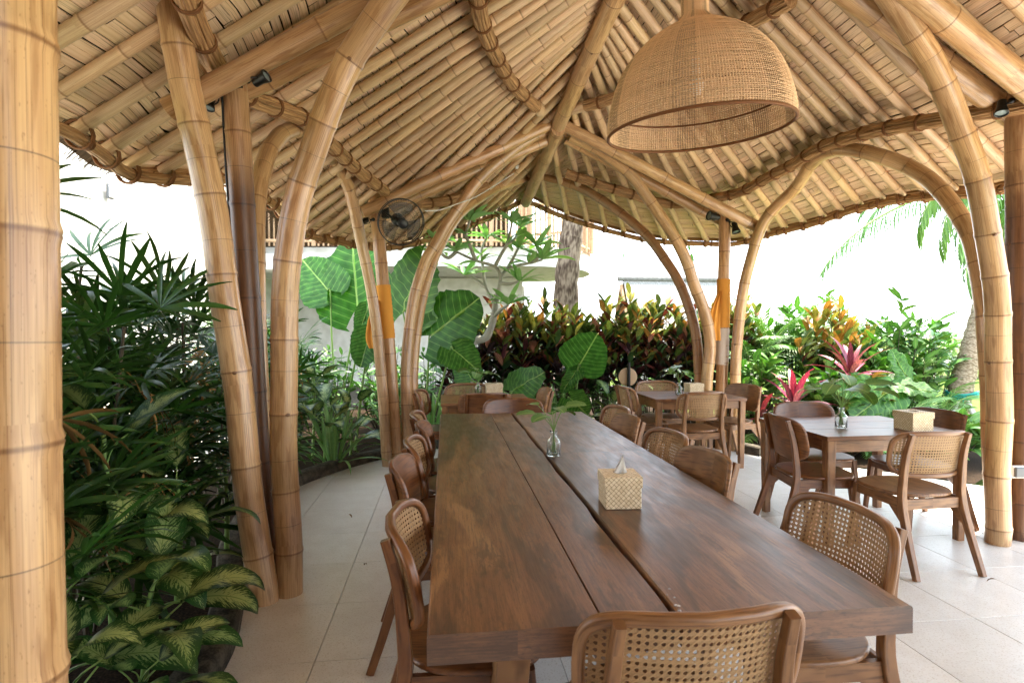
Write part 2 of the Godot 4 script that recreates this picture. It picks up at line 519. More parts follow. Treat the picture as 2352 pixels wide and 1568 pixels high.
func make_materials() -> void:
	# bamboo skin: long fine streaks, pale and brown patches
	var n1 := noise(3, 1.0, 4)
	var n2 := noise(5, 1.0, 3)
	var n3 := noise(8, 1.0, 2)
	var bam := func(u: float, v: float) -> Color:
		var a := u * TAU
		var cx := cos(a); var cy := sin(a)
		var st := n1.get_noise_3d(cx * 9.0, cy * 9.0, v * 2.2)
		var fine := n2.get_noise_3d(cx * 42.0, cy * 42.0, v * 3.0)
		var patch := n3.get_noise_3d(cx * 1.3 + 7.0, cy * 1.3, v * 2.6)
		var speck := n2.get_noise_3d(cx * 16.0, cy * 16.0, v * 60.0)
		var c := mix3(Color(0.90, 0.775, 0.62), Color(0.785, 0.635, 0.485), 0.42 + st * 0.75 + patch * 0.5)
		c = mix3(c, Color(0.92, 0.79, 0.61), maxf(0.0, fine) * 0.5)
		c = mix3(c, Color(0.42, 0.26, 0.13), clampf((-fine - 0.30) * 1.5, 0.0, 0.55))
		c = mix3(c, Color(0.45, 0.30, 0.17), clampf((speck - 0.50) * 3.0, 0.0, 0.4))
		return c
	var bimg := paint(384, 768, bam)
	M.bamboo = mat(0.40, Color.WHITE, bimg, 0.45)
	# handled and varnished poles: browner, with streaks, scuffs and weather blotches
	var pole := func(u: float, v: float) -> Color:
		var c: Color = bam.call(u, v)
		var a := u * TAU
		var cx := cos(a); var cy := sin(a)
		var blot := n3.get_noise_3d(cx * 1.8 + 20.0, cy * 1.8, v * 5.0) + 0.5 * n1.get_noise_3d(cx * 5.0, cy * 5.0 + 9.0, v * 9.0)
		c = mix3(c, Color(0.52, 0.35, 0.21), clampf(blot * 0.9 - 0.08, 0.0, 0.32))
		var streak := n2.get_noise_3d(cx * 24.0 + 3.0, cy * 24.0, v * 1.2)
		c = mix3(c, Color(0.38, 0.24, 0.14), clampf((streak - 0.25) * 1.5, 0.0, 0.42))
		return Color(c.r * 0.92, c.g * 0.90, c.b * 0.84)
	var pimg := paint(384, 768, pole)
	M.pole = mat(0.28, Color.WHITE, pimg, 0.55)
	M.dark_pole = mat(0.40, Color.WHITE, pimg, 0.55)
	# ceiling slats: flattened bamboo with thin splits along the length
	var s1 := noise(21, 1.0, 3)
	var slat := func(u: float, v: float) -> Color:
		var st := s1.get_noise_2d(u * 60.0, v * 2.5)
		var wide := s1.get_noise_2d(u * 9.0 + 40.0, v * 3.0)
		var c := mix3(Color(0.92, 0.81, 0.67), Color(0.85, 0.72, 0.575), 0.45 + wide * 0.9)
		c = mix3(c, Color(0.94, 0.82, 0.65), maxf(0.0, st) * 0.7)
		c = mix3(c, Color(0.22, 0.14, 0.07), clampf((-st - 0.40) * 3.5, 0.0, 0.7))
		return c
	M.slat = mat(0.6, Color.WHITE, paint(256, 512, slat), 0.35)
	var th := func(u: float, v: float) -> Color:
		var st := s1.get_noise_2d(u * 160.0, v * 6.0)
		return mix3(Color(0.36, 0.28, 0.19), Color(0.15, 0.11, 0.07), 0.5 + st)
	M.thatch = mat(0.9, Color.WHITE, paint(256, 256, th), 0.2)
	var rodf := func(u: float, v: float) -> Color:
		var st := s1.get_noise_2d(u * 20.0, v * 4.0)
		return mix3(Color(0.74, 0.58, 0.40), Color(0.54, 0.39, 0.25), 0.5 + st)
	var pth := func(u: float, v: float) -> Color:
		var st := s1.get_noise_2d(u * 40.0, v * 8.0)
		return mix3(Color(0.66, 0.65, 0.63), Color(0.42, 0.41, 0.39), 0.5 + st)
	M.pale_thatch = mat(0.9, Color.WHITE, paint(128, 128, pth), 0.2)
	M.rod = mat(0.6, Color.WHITE, paint(128, 256, rodf), 0.35)
	M.binding = mat(0.7, Color(0.44, 0.29, 0.17), null, 0.3)
	# teak of the long table: warm brown with olive sapwood bands and dark stains
	var t1 := noise(31, 1.0, 4)
	var t2 := noise(37, 1.0, 3)
	var t3 := noise(39, 1.0, 5)
	var board := func(u: float, v: float) -> Color:
		var wob := t1.get_noise_2d(v * 2.6, u * 1.2) * 0.35
		var ring := sin((u * 2.6 + wob) * TAU * 2.2 + t1.get_noise_2d(u * 5.0, v * 3.5) * 3.0)
		var heart := t2.get_noise_2d(u * 2.3 + wob * 2.0 + 11.0, v * 1.1)
		var grain := t3.get_noise_2d(u * 130.0, v * 26.0) * 0.7 + t3.get_noise_2d(u * 46.0 + 30.0, v * 11.0) * 0.6
		var pore := t3.get_noise_2d(u * 210.0, v * 90.0 + 50.0)
		var c := mix3(Color(0.50, 0.34, 0.215), Color(0.405, 0.262, 0.16), 0.5 + ring * 0.25)
		c = mix3(c, Color(0.29, 0.19, 0.12), clampf(heart * 6.0 - 0.6, 0.0, 0.8))
		c = mix3(c, Color(0.60, 0.44, 0.29), clampf(-heart * 6.0 - 0.9, 0.0, 0.75))
		c = mix3(c, Color(0.22, 0.14, 0.085), clampf(grain * 0.85, 0.0, 0.45))
		c = mix3(c, Color(0.62, 0.45, 0.29), clampf(-grain * 0.5, 0.0, 0.25))
		c = mix3(c, Color(0.14, 0.09, 0.06), clampf((pore - 0.30) * 2.0, 0.0, 0.45))
		var stain := t2.get_noise_2d(u * 6.0 + 70.0, v * 9.0 + t3.get_noise_2d(u * 30.0, v * 40.0) * 0.6)
		c = mix3(c, Color(0.13, 0.095, 0.07), clampf((stain - 0.18) * 0.9, 0.0, 0.3))
		return c
	M.board = mat(0.33, Color.WHITE, paint(640, 1536, board), 0.5)
	var rb := func(u: float, v: float) -> Color:
		var g := t3.get_noise_2d(u * 26.0, v * 16.0) * 0.5 + t2.get_noise_2d(u * 7.0, v * 12.0) * 0.55
		var q := 0.8 + g * 0.26
		return Color(q, q, q)
	M.board.roughness_texture = ImageTexture.create_from_image(paint(256, 512, rb))
	M.board.roughness = 0.47
	M.board.metallic_specular = 0.65
	# lighter teak of the chairs and small tables
	var wood := func(u: float, v: float) -> Color:
		var wob := t1.get_noise_2d(v * 3.0 + 5.0, u * 2.0) * 0.5
		var ring := sin((u * 3.0 + wob) * TAU * 2.0)
		var grain := t3.get_noise_2d(u * 70.0 + 9.0, v * 5.0)
		var patch := t2.get_noise_2d(u * 3.0, v * 3.0 + 30.0)
		var c := mix3(Color(0.59, 0.425, 0.27), Color(0.48, 0.33, 0.20), 0.5 + ring * 0.32 + patch * 0.7)
		return mix3(c, Color(0.24, 0.135, 0.07), clampf(grain * 0.9, 0.0, 0.55))
	var wimg := paint(384, 768, wood)
	M.wood = mat(0.38, Color.WHITE, wimg, 0.5)
	M.wood_dark = mat(0.34, Color(0.86, 0.78, 0.70), wimg, 0.5)
	M.disc = mat(0.6, Color(0.86, 0.73, 0.58))
	M.cane = mat(0.55, Color(0.76, 0.62, 0.45), null, 0.35)
	# floor tiles: pale terrazzo
	var f1 := noise(51, 1.0, 2)
	var tile := func(u: float, v: float) -> Color:
		var sp := f1.get_noise_2d(u * 210.0, v * 210.0)
		var cl := f1.get_noise_2d(u * 4.0 + 3.0, v * 4.0)
		var c := mix3(Color(0.885, 0.875, 0.85), Color(0.855, 0.84, 0.81), 0.5 + cl)
		c = mix3(c, Color(0.66, 0.60, 0.52), clampf((sp - 0.38) * 3.0, 0.0, 0.5))
		return mix3(c, Color(0.94, 0.93, 0.91), clampf((-sp - 0.34) * 3.0, 0.0, 0.5))
	M.tile = mat(0.30, Color.WHITE, paint(256, 256, tile), 0.5)
	M.grout = mat(0.9, Color(0.58, 0.54, 0.48))
	var st_ := func(u: float, v: float) -> Color:
		var a := f1.get_noise_2d(u * 30.0, v * 30.0)
		var b := f1.get_noise_2d(u * 5.0 + 9.0, v * 5.0)
		return mix3(Color(0.37, 0.34, 0.29), Color(0.17, 0.155, 0.13), 0.5 + a * 0.6 + b * 0.8)
	M.stone = mat(0.85, Color.WHITE, paint(256, 256, st_), 0.3)
	M.stone.uv1_triplanar = true
	M.stone.uv1_scale = Vector3(2, 2, 2)
	var so := func(u: float, v: float) -> Color:
		var a := f1.get_noise_2d(u * 60.0, v * 60.0)
		return mix3(Color(0.24, 0.18, 0.12), Color(0.10, 0.075, 0.05), 0.5 + a)
	M.soil = mat(0.95, Color.WHITE, paint(256, 256, so), 0.2)
	M.soil.uv1_triplanar = true
	var la := func(u: float, v: float) -> Color:
		var a := f1.get_noise_2d(u * 90.0, v * 90.0)
		var b := f1.get_noise_2d(u * 6.0 + 9.0, v * 6.0)
		return mix3(Color(0.36, 0.42, 0.17), Color(0.26, 0.33, 0.12), 0.5 + a * 0.7 + b * 0.6)
	M.lawn = mat(0.9, Color.WHITE, paint(256, 256, la), 0.2)
	M.lawn.uv1_triplanar = true
	M.lawn.uv1_scale = Vector3(0.5, 0.5, 0.5)
	M.paving = mat(0.8, Color(0.83, 0.81, 0.77))
	var pl := func(u: float, v: float) -> Color:
		var a := f1.get_noise_2d(u * 8.0, v * 8.0)
		return mix3(Color(0.82, 0.81, 0.78), Color(0.76, 0.75, 0.71), 0.5 + a)
	M.plaster = mat(0.85, Color.WHITE, paint(128, 128, pl), 0.3)
	M.plaster.uv1_triplanar = true
	M.plaster.uv1_scale = Vector3(0.4, 0.4, 0.4)
	# woven pandanus of the tissue boxes (diagonal twill)
	var wv := func(u: float, v: float) -> Color:
		var a := (u + v) * 12.0
		var b := (u - v) * 12.0
		var over := int(floor(a) + floor(b)) % 2 == 0
		var e := absf(fposmod(a if over else b, 1.0) - 0.5) * 2.0
		var tint := f1.get_noise_2d(floor(a) * 3.7, floor(b) * 2.3)
		var c := mix3(Color(0.92, 0.86, 0.73), Color(0.82, 0.73, 0.58), 0.42 + tint * 0.6)
		return mix3(c, Color(0.36, 0.25, 0.14), clampf((e - 0.74) * 4.0, 0.0, 0.85))
	var wvimg := paint(256, 256, wv)
	M.woven = mat(0.6, Color.WHITE, wvimg, 0.35)
	M.woven.uv1_scale = Vector3(4.2, 4.2, 4.2)
	M.wicker = mat(0.62, Color(0.88, 0.73, 0.57), null, 0.3)
	M.wicker_dark = mat(0.62, Color(0.45, 0.29, 0.17), null, 0.3)
	M.black = mat(0.42, Color(0.025, 0.025, 0.028))
	M.iron = mat(0.35, Color(0.045, 0.045, 0.05))
	M.white = mat(0.4, Color(0.86, 0.86, 0.85))
	M.grey = mat(0.4, Color(0.36, 0.37, 0.38))
	M.lens = mat(0.08, Color(0.5, 0.55, 0.55))
	M.cloth = mat(0.8, Color(0.84, 0.58, 0.26), null, 0.2)
	M.cloth.backlight_enabled = true
	M.cloth.backlight = Color(0.35, 0.2, 0.04)
	M.paper = mat(0.8, Color(0.78, 0.72, 0.66), null, 0.2)
	M.tissue = mat(0.9, Color(0.93, 0.93, 0.91), null, 0.1)
	M.tissue.backlight_enabled = true
	M.tissue.backlight = Color(0.4, 0.4, 0.4)
	M.teal = mat(0.6, Color(0.05, 0.55, 0.50))
	M.stake = mat(0.7, Color(0.80, 0.78, 0.74))
	M.glass = mat(0.0, Color(0.97, 0.99, 0.98, 0.02))
	M.glass.refraction_enabled = true
	M.glass.refraction_scale = 0.05
	M.drop = mat(0.02, Color(0.95, 0.95, 0.95, 0.35))
	M.drop.transparency = BaseMaterial3D.TRANSPARENCY_ALPHA
	M.blade = mat(0.35, Color(0.20, 0.20, 0.20, 0.62))
	M.blade.transparency = BaseMaterial3D.TRANSPARENCY_ALPHA
	var bk := func(u: float, v: float) -> Color:
		var a := f1.get_noise_2d(u * 26.0, v * 9.0)
		var b := f1.get_noise_2d(u * 5.0 + 9.0, v * 4.0)
		return mix3(Color(0.52, 0.46, 0.39), Color(0.26, 0.21, 0.17), 0.45 + a * 0.8 + b * 0.7)
	M.pale_bark = mat(0.85, Color(0.62, 0.60, 0.55))
	var pb := func(u: float, v: float) -> Color:
		var ring := absf(fposmod(v * 9.0 + f1.get_noise_2d(u * 6.0, v * 3.0) * 0.3, 1.0) - 0.5) * 2.0
		var a := f1.get_noise_2d(u * 18.0, v * 30.0)
		return mix3(mix3(Color(0.66, 0.60, 0.52), Color(0.50, 0.43, 0.35), 0.5 + a), Color(0.34, 0.28, 0.22), clampf((ring - 0.8) * 4.0, 0.0, 0.8))
	M.palm_bark = mat(0.9, Color.WHITE, paint(128, 256, pb), 0.2)
	M.bark = mat(0.9, Color.WHITE, paint(128, 256, bk), 0.2)
	# leaves: u across, v from base to tip
	var pa := func(u: float, v: float) -> Color:
		var rib := absf(fposmod(u * 5.0, 1.0) - 0.5) * 2.0
		var a := f1.get_noise_2d(u * 40.0, v * 4.0)
		var c := mix3(Color(0.19, 0.31, 0.13), Color(0.27, 0.41, 0.18), rib * 0.6 + a * 0.4)
		return mix3(c, Color(0.36, 0.27, 0.12), clampf((v - 0.95) * 12.0, 0.0, 0.9))
	M.palm = leaf_mat(0.34, paint(64, 128, pa), Color(0.12, 0.20, 0.03))
	M.palm.albedo_color = Color(0.9, 0.9, 0.86)
	M.palm_old = leaf_mat(0.4, M.palm.albedo_texture.get_image(), Color(0.14, 0.20, 0.03))
	M.palm_old.albedo_color = Color(0.86, 0.94, 0.78)
	M.dry_palm = mat(0.7, Color(0.50, 0.38, 0.22), null, 0.2)
	var fr := func(u: float, v: float) -> Color:
		var rib := absf(u - 0.5) * 2.0
		var a := f1.get_noise_2d(u * 10.0, v * 14.0)
		var vein := absf(fposmod(v * 11.0 - absf(u - 0.5) * 3.0, 1.0) - 0.5) * 2.0
		var c := mix3(Color(0.35, 0.50, 0.27), Color(0.45, 0.60, 0.34), 0.5 + a)
		c = mix3(c, Color(0.55, 0.66, 0.36), clampf((vein - 0.86) * 4.0, 0.0, 0.45))
		return mix3(c, Color(0.68, 0.76, 0.46), clampf((0.10 - rib) * 12.0, 0.0, 0.9))
	M.young_palm = leaf_mat(0.38, paint(64, 128, pa), Color(0.45, 0.62, 0.15))
	M.young_palm.albedo_color = Color(1.0, 1.0, 0.92)
	M.pale_leaf = leaf_mat(0.45, null, Color(0.62, 0.76, 0.42))
	M.pale_leaf.albedo_color = Color(0.62, 0.74, 0.50)
	M.green = leaf_mat(0.4, paint(64, 128, fr), Color(0.40, 0.52, 0.18))
	var al := func(u: float, v: float) -> Color:
		var x := absf(u - 0.5) * 2.0
		var vein := absf(fposmod(v * 11.0 - x * 2.3 + 0.5, 1.0) - 0.5)
		var a := f1.get_noise_2d(u * 7.0, v * 7.0)
		var c := mix3(Color(0.20, 0.37, 0.12), Color(0.28, 0.47, 0.17), 0.5 + a)
		c = mix3(c, Color(0.17, 0.32, 0.10), clampf((vein - 0.30) * 2.0, 0.0, 0.3))
		c = mix3(c, Color(0.60, 0.72, 0.36), clampf((0.05 - vein) * 26.0, 0.0, 0.7))
		return mix3(c, Color(0.66, 0.76, 0.42), clampf((0.035 - x) * 40.0, 0.0, 0.95))
	M.alocasia = leaf_mat(0.42, paint(192, 256, al), Color(0.50, 0.75, 0.12))
	var df := func(u: float, v: float) -> Color:
		var x := absf(u - 0.5) * 2.0
		var along := v - x * 0.22          # side veins run forward from the midrib
		var j := f1.get_noise_2d(along * 34.0, (u - 0.5) * 3.0) * 0.62 + f1.get_noise_2d(along * 90.0, u * 14.0 + 5.0) * 0.35
		var edge := x + maxf(0.0, v - 0.72) * 1.5 + maxf(0.0, 0.12 - v) * 3.0
		var c := mix3(Color(0.66, 0.71, 0.44), Color(0.12, 0.25, 0.09), (edge - 0.44 + j) * 4.5)
		return mix3(c, Color(0.34, 0.47, 0.20), clampf((0.035 - x) * 40.0, 0.0, 0.9))
	var df2 := func(u: float, v: float) -> Color:
		var x := absf(u - 0.5) * 2.0
		var along := v - x * 0.26
		var j := f1.get_noise_2d(along * 26.0 + 60.0, (u - 0.5) * 4.0) * 0.7 + f1.get_noise_2d(along * 70.0, u * 20.0 + 45.0) * 0.4
		var edge := x + maxf(0.0, v - 0.66) * 1.5 + maxf(0.0, 0.16 - v) * 3.0
		var c := mix3(Color(0.58, 0.66, 0.40), Color(0.14, 0.29, 0.11), (edge - 0.30 + j) * 4.0)
		c = mix3(c, Color(0.38, 0.28, 0.14), clampf((v - 0.97) * 30.0, 0.0, 0.8))
		return mix3(c, Color(0.34, 0.47, 0.20), clampf((0.035 - x) * 40.0, 0.0, 0.9))
	M.dumbcane_old = leaf_mat(0.42, paint(128, 256, df2), Color(0.18, 0.25, 0.07))
	M.dumbcane = leaf_mat(0.36, paint(128, 256, df), Color(0.20, 0.27, 0.07))
	M.dumbcane.albedo_color = Color(0.92, 0.92, 0.90)
	var cr := func(u: float, v: float) -> Color:
		var x := absf(u - 0.5) * 2.0
		var vein := absf(fposmod(v * 8.0 - x * 1.2, 1.0) - 0.5) * 2.0
		var q := 0.72 + 0.28 * clampf((vein - 0.7) * 3.0, 0.0, 1.0) + 0.2 * clampf((0.12 - x) * 10.0, 0.0, 1.0)
		return Color(minf(q, 1.0), minf(q, 1.0), minf(q * 0.97, 1.0))
	M.croton = leaf_mat(0.4, paint(64, 96, cr), Color(0.55, 0.5, 0.4))
	M.stem = mat(0.6, Color(0.30, 0.36, 0.18))
	M.petiole = mat(0.45, Color(0.45, 0.58, 0.28))
	M.petiole.backlight_enabled = true
	M.petiole.backlight = Color(0.1, 0.14, 0.03)
	M.cane_stem = mat(0.8, Color(0.24, 0.20, 0.13))

# ------------------------------------------------------------------ bamboo
# one culm along a path: swollen nodes with a dark ring, every internode its own tone
func culm(b: MB, path: Array, r0: float, r1: float, sides: int, gap: float, tint: Color, slits := false, dark_from := -1.0, knots := false) -> void:
	var ln := lengths(path)
	var total := ln[ln.size() - 1]
	var st := []          # [s, factor, colour]
	var s := gap * rng.randf_range(0.15, 0.8)
	tint = shade(tint, 0.84)
	var tone := shade(tint, rng.randf_range(0.88, 1.08))
	var sway := Vector3(rng.randf_range(-1, 1), rng.randf_range(-1, 1), rng.randf_range(-1, 1)) * r0 * 0.10
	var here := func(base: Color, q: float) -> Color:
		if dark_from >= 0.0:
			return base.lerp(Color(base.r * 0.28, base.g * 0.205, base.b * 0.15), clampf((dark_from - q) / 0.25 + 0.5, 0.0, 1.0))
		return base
	st.push_back([0.0, 1.0, here.call(tone, 0.0)])
	var nodes := []
	var last := 0.0
	while s < total - 0.03:
		nodes.push_back(s)
		var extra := last + 0.16
		while extra < s - 0.05 and (slits or dark_from >= 0.0):
			st.push_back([extra, 1.0, here.call(tone, extra)])
			extra += 0.16
		if slits and s - last > 0.3:
			var m := (s + last) * 0.5 + rng.randf_range(-0.04, 0.04)
			st = st.filter(func(e): return absf(e[0] - m) > 0.012)
			var t2 := shade(tone, rng.randf_range(0.92, 1.1))
			st.push_back([m - 0.002, 1.0, here.call(tone, m)])
			st.push_back([m - 0.0012, 0.985, here.call(shade(tint, 0.5), m)])
			st.push_back([m + 0.0012, 0.985, here.call(shade(tint, 0.5), m)])
			st.push_back([m + 0.002, 1.0, here.call(t2, m)])
			tone = t2
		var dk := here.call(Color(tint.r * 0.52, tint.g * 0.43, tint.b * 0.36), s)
		st.push_back([s - 0.022, 1.0, here.call(tone, s)])
		st.push_back([s - 0.009, 1.035, here.call(shade(tone, 0.93), s)])
		st.push_back([s - 0.003, 1.06, dk])
		st.push_back([s + 0.001, 1.03, dk])
		tone = shade(tint, rng.randf_range(0.82, 1.12))
		tone = Color(tone.r, tone.g * rng.randf_range(0.97, 1.02), tone.b * rng.randf_range(0.92, 1.05))
		st.push_back([s + 0.007, 1.065, here.call(Color(minf(tone.r * 1.1, 1.2), minf(tone.g * 1.1, 1.2), minf(tone.b * 1.12, 1.2)), s)])
		st.push_back([s + 0.025, 1.0, here.call(tone, s)])
		last = s
		s += gap * rng.randf_range(0.75, 1.25)
	st.push_back([total, 1.0, here.call(tone, total)])
	st.sort_custom(func(x, y): return x[0] < y[0])
	# bends follow the path between the stations
	var full := []
	for k in st.size():
		full.push_back(st[k])
		if k < st.size() - 1:
			var d: float = st[k + 1][0] - st[k][0]
			var m := int(d / 0.14) if path.size() > 2 else 0
			for j in range(1, m + 1):
				var t := float(j) / (m + 1)
				full.push_back([st[k][0] + d * t, 1.0, st[k][2].lerp(st[k + 1][2], t)])
	var pts := []
	var rad := []
	var cols := []
	for e in full:
		pts.push_back(walk(path, ln, e[0]) + sway * sin(e[0] / gap * 2.6 + sway.x * 900.0) * (1.0 if e[0] > 0.01 and e[0] < total - 0.01 else 0.0))
		rad.push_back(lerpf(r0, r1, e[0] / total) * e[1])
		cols.push_back(e[2])
	b.tube(pts, rad, sides, cols, Vector2(1, 0.8), Vector2(rng.randf(), rng.randf() * 5.0))
	if knots:
		for q in nodes:
			if rng.randf() < 0.72: continue
			var p := walk(path, ln, q)
			var d := (walk(path, ln, q + 0.02) - walk(path, ln, q - 0.02)).normalized()
			var side := d.cross(Vector3(rng.randf_range(-1, 1), 0.1, rng.randf_range(-1, 1))).normalized()
			if side.z < 0.0: side = -side
			var r := lerpf(r0, r1, q / total)
			b.ball(p + side * r * 1.0, Vector3(0.014, 0.011, 0.006), 8, Basis(d.cross(side).normalized(), d, side), Color(0.30, 0.20, 0.13))

# a bundle of split bamboo rods round a curved core, with cord ties as sub-parts
func bundle(called: String, path: Array, r: float, rods: int, rod_r: float, tie_gap: float, parent: Node, bare := 0.0) -> void:
	var p := resample(smooth(path, 10), 0.09)
	var b := MB.new()
	var n := p.size()
	var right := []
	var up := []
	var rr := Vector3.ZERO
	for k in n:
		var d: Vector3 = (p[mini(k + 1, n - 1)] - p[maxi(k - 1, 0)]).normalized()
		rr = d.cross(Vector3.UP).normalized() if k == 0 else (rr - d * rr.dot(d)).normalized()
		right.push_back(rr); up.push_back(rr.cross(d).normalized())
	for j in rods:
		var pts := []
		var rad := []
		var cols := []
		var a0 := TAU * j / rods
		var f := rng.randf_range(0.75, 1.2)
		for k in n:
			var a := a0 + sin(k * 0.5 + j * 1.7) * 0.10 + k * 0.012
			var q := (r - rod_r) * (1.0 + 0.07 * sin(k * 0.9 + j * 2.3))
			pts.push_back(p[k] + right[k] * cos(a) * q + up[k] * sin(a) * q)
			rad.push_back(rod_r * (1.0 + 0.15 * sin(k * 1.3 + j)))
			cols.push_back(shade(Color(1, 1, 1), f * rng.randf_range(0.88, 1.1)))
		b.tube(pts, rad, 5, cols, Vector2(0.3, 1.2), Vector2(rng.randf(), rng.randf()))
	b.tube(p, [r * 0.72], 8, [], Vector2(1, 1))
	var o := put(called, b, M.rod, parent)
	if bare > 0.0:
		var e := MB.new()
		culm(e, [p[n - 1], p[n - 1] + (p[n - 1] - p[n - 2]).normalized() * bare], r * 1.02, r * 0.98, 12, 0.5, Color(0.95, 0.92, 0.9))
		put("bare_end", e, M.bamboo, o)
	var ln := lengths(p)
	var s := tie_gap * 0.6
	while s < ln[ln.size() - 1] - 0.05:
		tie(walk(p, ln, s), (walk(p, ln, s + 0.03) - walk(p, ln, s - 0.03)).normalized(), r * 1.06, o)
		s += tie_gap * rng.randf_range(0.85, 1.15)

var tie_mesh: ArrayMesh
func tie(p: Vector3, d: Vector3, r: float, parent: Node) -> void:
	if tie_mesh == null:
		var b := MB.new()
		for q in [-0.11, 0.11]:
			var ring := []
			for k in 15:
				var a := TAU * k / 14.0
				ring.push_back(Vector3(cos(a), q + 0.05 * sin(a * 2.0), sin(a)))
			b.tube(ring, [0.10], 5, [], Vector2(1, 1), Vector2.ZERO, false)
		tie_mesh = b.mesh()
	var x := d.cross(Vector3(0.3, 0.2, 0.9)).normalized()
	inst("binding", tie_mesh, M.binding, parent, Transform3D(Basis(x * r, d * r, x.cross(d) * r), p))

# ------------------------------------------------------------------ roof surface
var eave := {}     # side -> points along the eave, dense
var ridge := {}
var span := {}     # side -> running length of the eave
func crest(z: float) -> Vector3:
	var zz := maxf(z, 2.0)
	var h := 3.9 + 0.18 * (6.5 - zz)
	if z < 2.0: h += (2.0 - z) * 0.04
	return Vector3(0.495 + 0.16 * (6.5 - z), h, -z)

func lay_roof(side: String, pairs: Array) -> void:
	var e := []
	var r := []
	for q in pairs:
		e.push_back(q[0]); r.push_back(crest(q[1]))
	eave[side] = smooth(e, 14)
	ridge[side] = smooth(r, 14)
	span[side] = lengths(eave[side])

func roof(side: String, l: float, t: float, down := 0.0) -> Vector3:
	var a := walk(eave[side], span[side], l)
	var ln: PackedFloat32Array = span[side]
	var lc := clampf(l, 0.0, ln[ln.size() - 1])
	var k := clampi(ln.bsearch(lc) - 1, 0, ln.size() - 2)
	var b: Vector3 = ridge[side][k].lerp(ridge[side][k + 1], (lc - ln[k]) / maxf(ln[k + 1] - ln[k], 1e-6))
	var p := b.lerp(a, t)
	p.y -= sin(t * PI) * 0.01
	if down != 0.0:
		var d := (a - b).normalized()
		var along := (walk(eave[side], ln, lc + 0.1) - walk(eave[side], ln, lc - 0.1)).normalized()
		var nn := d.cross(along).normalized()
		if nn.y > 0.0: nn = -nn
		p += nn * down
	return p

# the place on the roof's underside that a survey point shows
func under(side: String, px: float, py: float, down: float) -> Vector3:
	var best := 1e9
	var out := Vector3.ZERO
	var total: float = span[side][span[side].size() - 1]
	var dir := at(px, py, 1.0) - Vector3(0, EYE_H, 0)
	dir = dir.normalized()
	var lo := Vector2(0, 0)
	var hi := Vector2(total, 1)
	for pass_ in 4:
		var bl := Vector2.ZERO
		for i in 31:
			for j in 21:
				var l := lerpf(lo.x, hi.x, i / 30.0)
				var t := lerpf(lo.y, hi.y, j / 20.0)
				var p := roof(side, l, t, down)
				var w := p - Vector3(0, EYE_H, 0)
				if p.z > -0.5: continue
				var d := (w / w.length() - dir).length()
				if d < best:
					best = d; out = p; bl = Vector2(l, t)
		if best < 1e9 and bl != Vector2.ZERO:
			var half := (hi - lo) * 0.08
			lo = Vector2(maxf(bl.x - half.x, 0), maxf(bl.y - half.y, 0))
			hi = Vector2(minf(bl.x + half.x, total), minf(bl.y + half.y, 1))
	return out

func slats(side: String, count: int, seed_: int) -> void:
	var total: float = span[side][span[side].size() - 1]
	var nz := noise(seed_, 1.6, 2)
	for i in count:
		var b := MB.new()
		var l := 0.0
		var lift := 0.004 * (i % 2) + rng.randf_range(0.0, 0.002)
		while l < total - 0.02:
			var e := minf(total, l + rng.randf_range(0.45, 1.3))
			if total - e < 0.2: e = total
			var f := rng.randf_range(0.82, 1.0)
			var col := Color(f, f * rng.randf_range(0.95, 1.01), f * rng.randf_range(0.90, 1.02))
			var m := maxi(2, int((e - l) / 0.16))
			var rows := []
			var shift := rng.randf_range(-0.0012, 0.0012)
			var uo := rng.randf()
			for k in m + 1:
				var q := lerpf(l + 0.003, e - 0.002, float(k) / m)
				var w0 := nz.get_noise_2d(q, i * 3.1) * 0.0022 + shift
				var w1 := nz.get_noise_2d(q, (i + 1) * 3.1) * 0.0022 + shift
				var g := rng.randf_range(0.0004, 0.0011)
				var t0 := clampf(float(i) / count + w0 + g, 0.0, 1.0)
				var t1 := clampf(float(i + 1) / count + w1 - g, 0.0, 1.0)
				var a := roof(side, q, t0, -lift)
				var c := roof(side, q, t1, -lift)
				var up := roof(side, q, (t0 + t1) * 0.5, -lift - 0.01) - roof(side, q, (t0 + t1) * 0.5, -lift)
				var nn := -up.normalized()
				var u0 := uo
				var u1 := uo + (a - c).length() * 4.0
				rows.push_back([b.add(a, nn, Vector2(u0, q * 0.7), col), b.add(c, nn, Vector2(u1, q * 0.7), col),
					b.add(c, (c - a).normalized(), Vector2(u1, q * 0.7), col), b.add(c + up, (c - a).normalized(), Vector2(u1 + 0.03, q * 0.7), col),
					b.add(a, (a - c).normalized(), Vector2(u0, q * 0.7), col), b.add(a + up, (a - c).normalized(), Vector2(u0 - 0.03, q * 0.7), col)])
			for k in m:
				for s in [0, 2, 4]:
					b.quad(rows[k][s], rows[k][s + 1], rows[k + 1][s + 1], rows[k + 1][s])
			l = e
		put("ceiling_slat", b, M.slat, pav)

func rafters(side: String, gap: float) -> void:
	var total: float = span[side][span[side].size() - 1]
	var l := 0.12
	while l < total - 0.05:
		var b := MB.new()
		var r := rng.randf_range(0.037, 0.044)
		var p := []
		for k in 5: p.push_back(roof(side, l, lerpf(0.0, 0.985, k / 4.0), r + 0.004))
		var f := rng.randf_range(0.9, 1.08)
		culm(b, p, r, r * 0.96, 10, 0.42, Color(f, f * rng.randf_range(0.96, 1.01), f * rng.randf_range(0.9, 1.02)))
		put("rafter", b, M.bamboo, pav)
		rafter_ends.push_back([roof(side, l, 0.985, 0.074), roof(side, l, 1.0, 0.074), r])
		l += gap * rng.randf_range(0.92, 1.08)
var rafter_ends := []

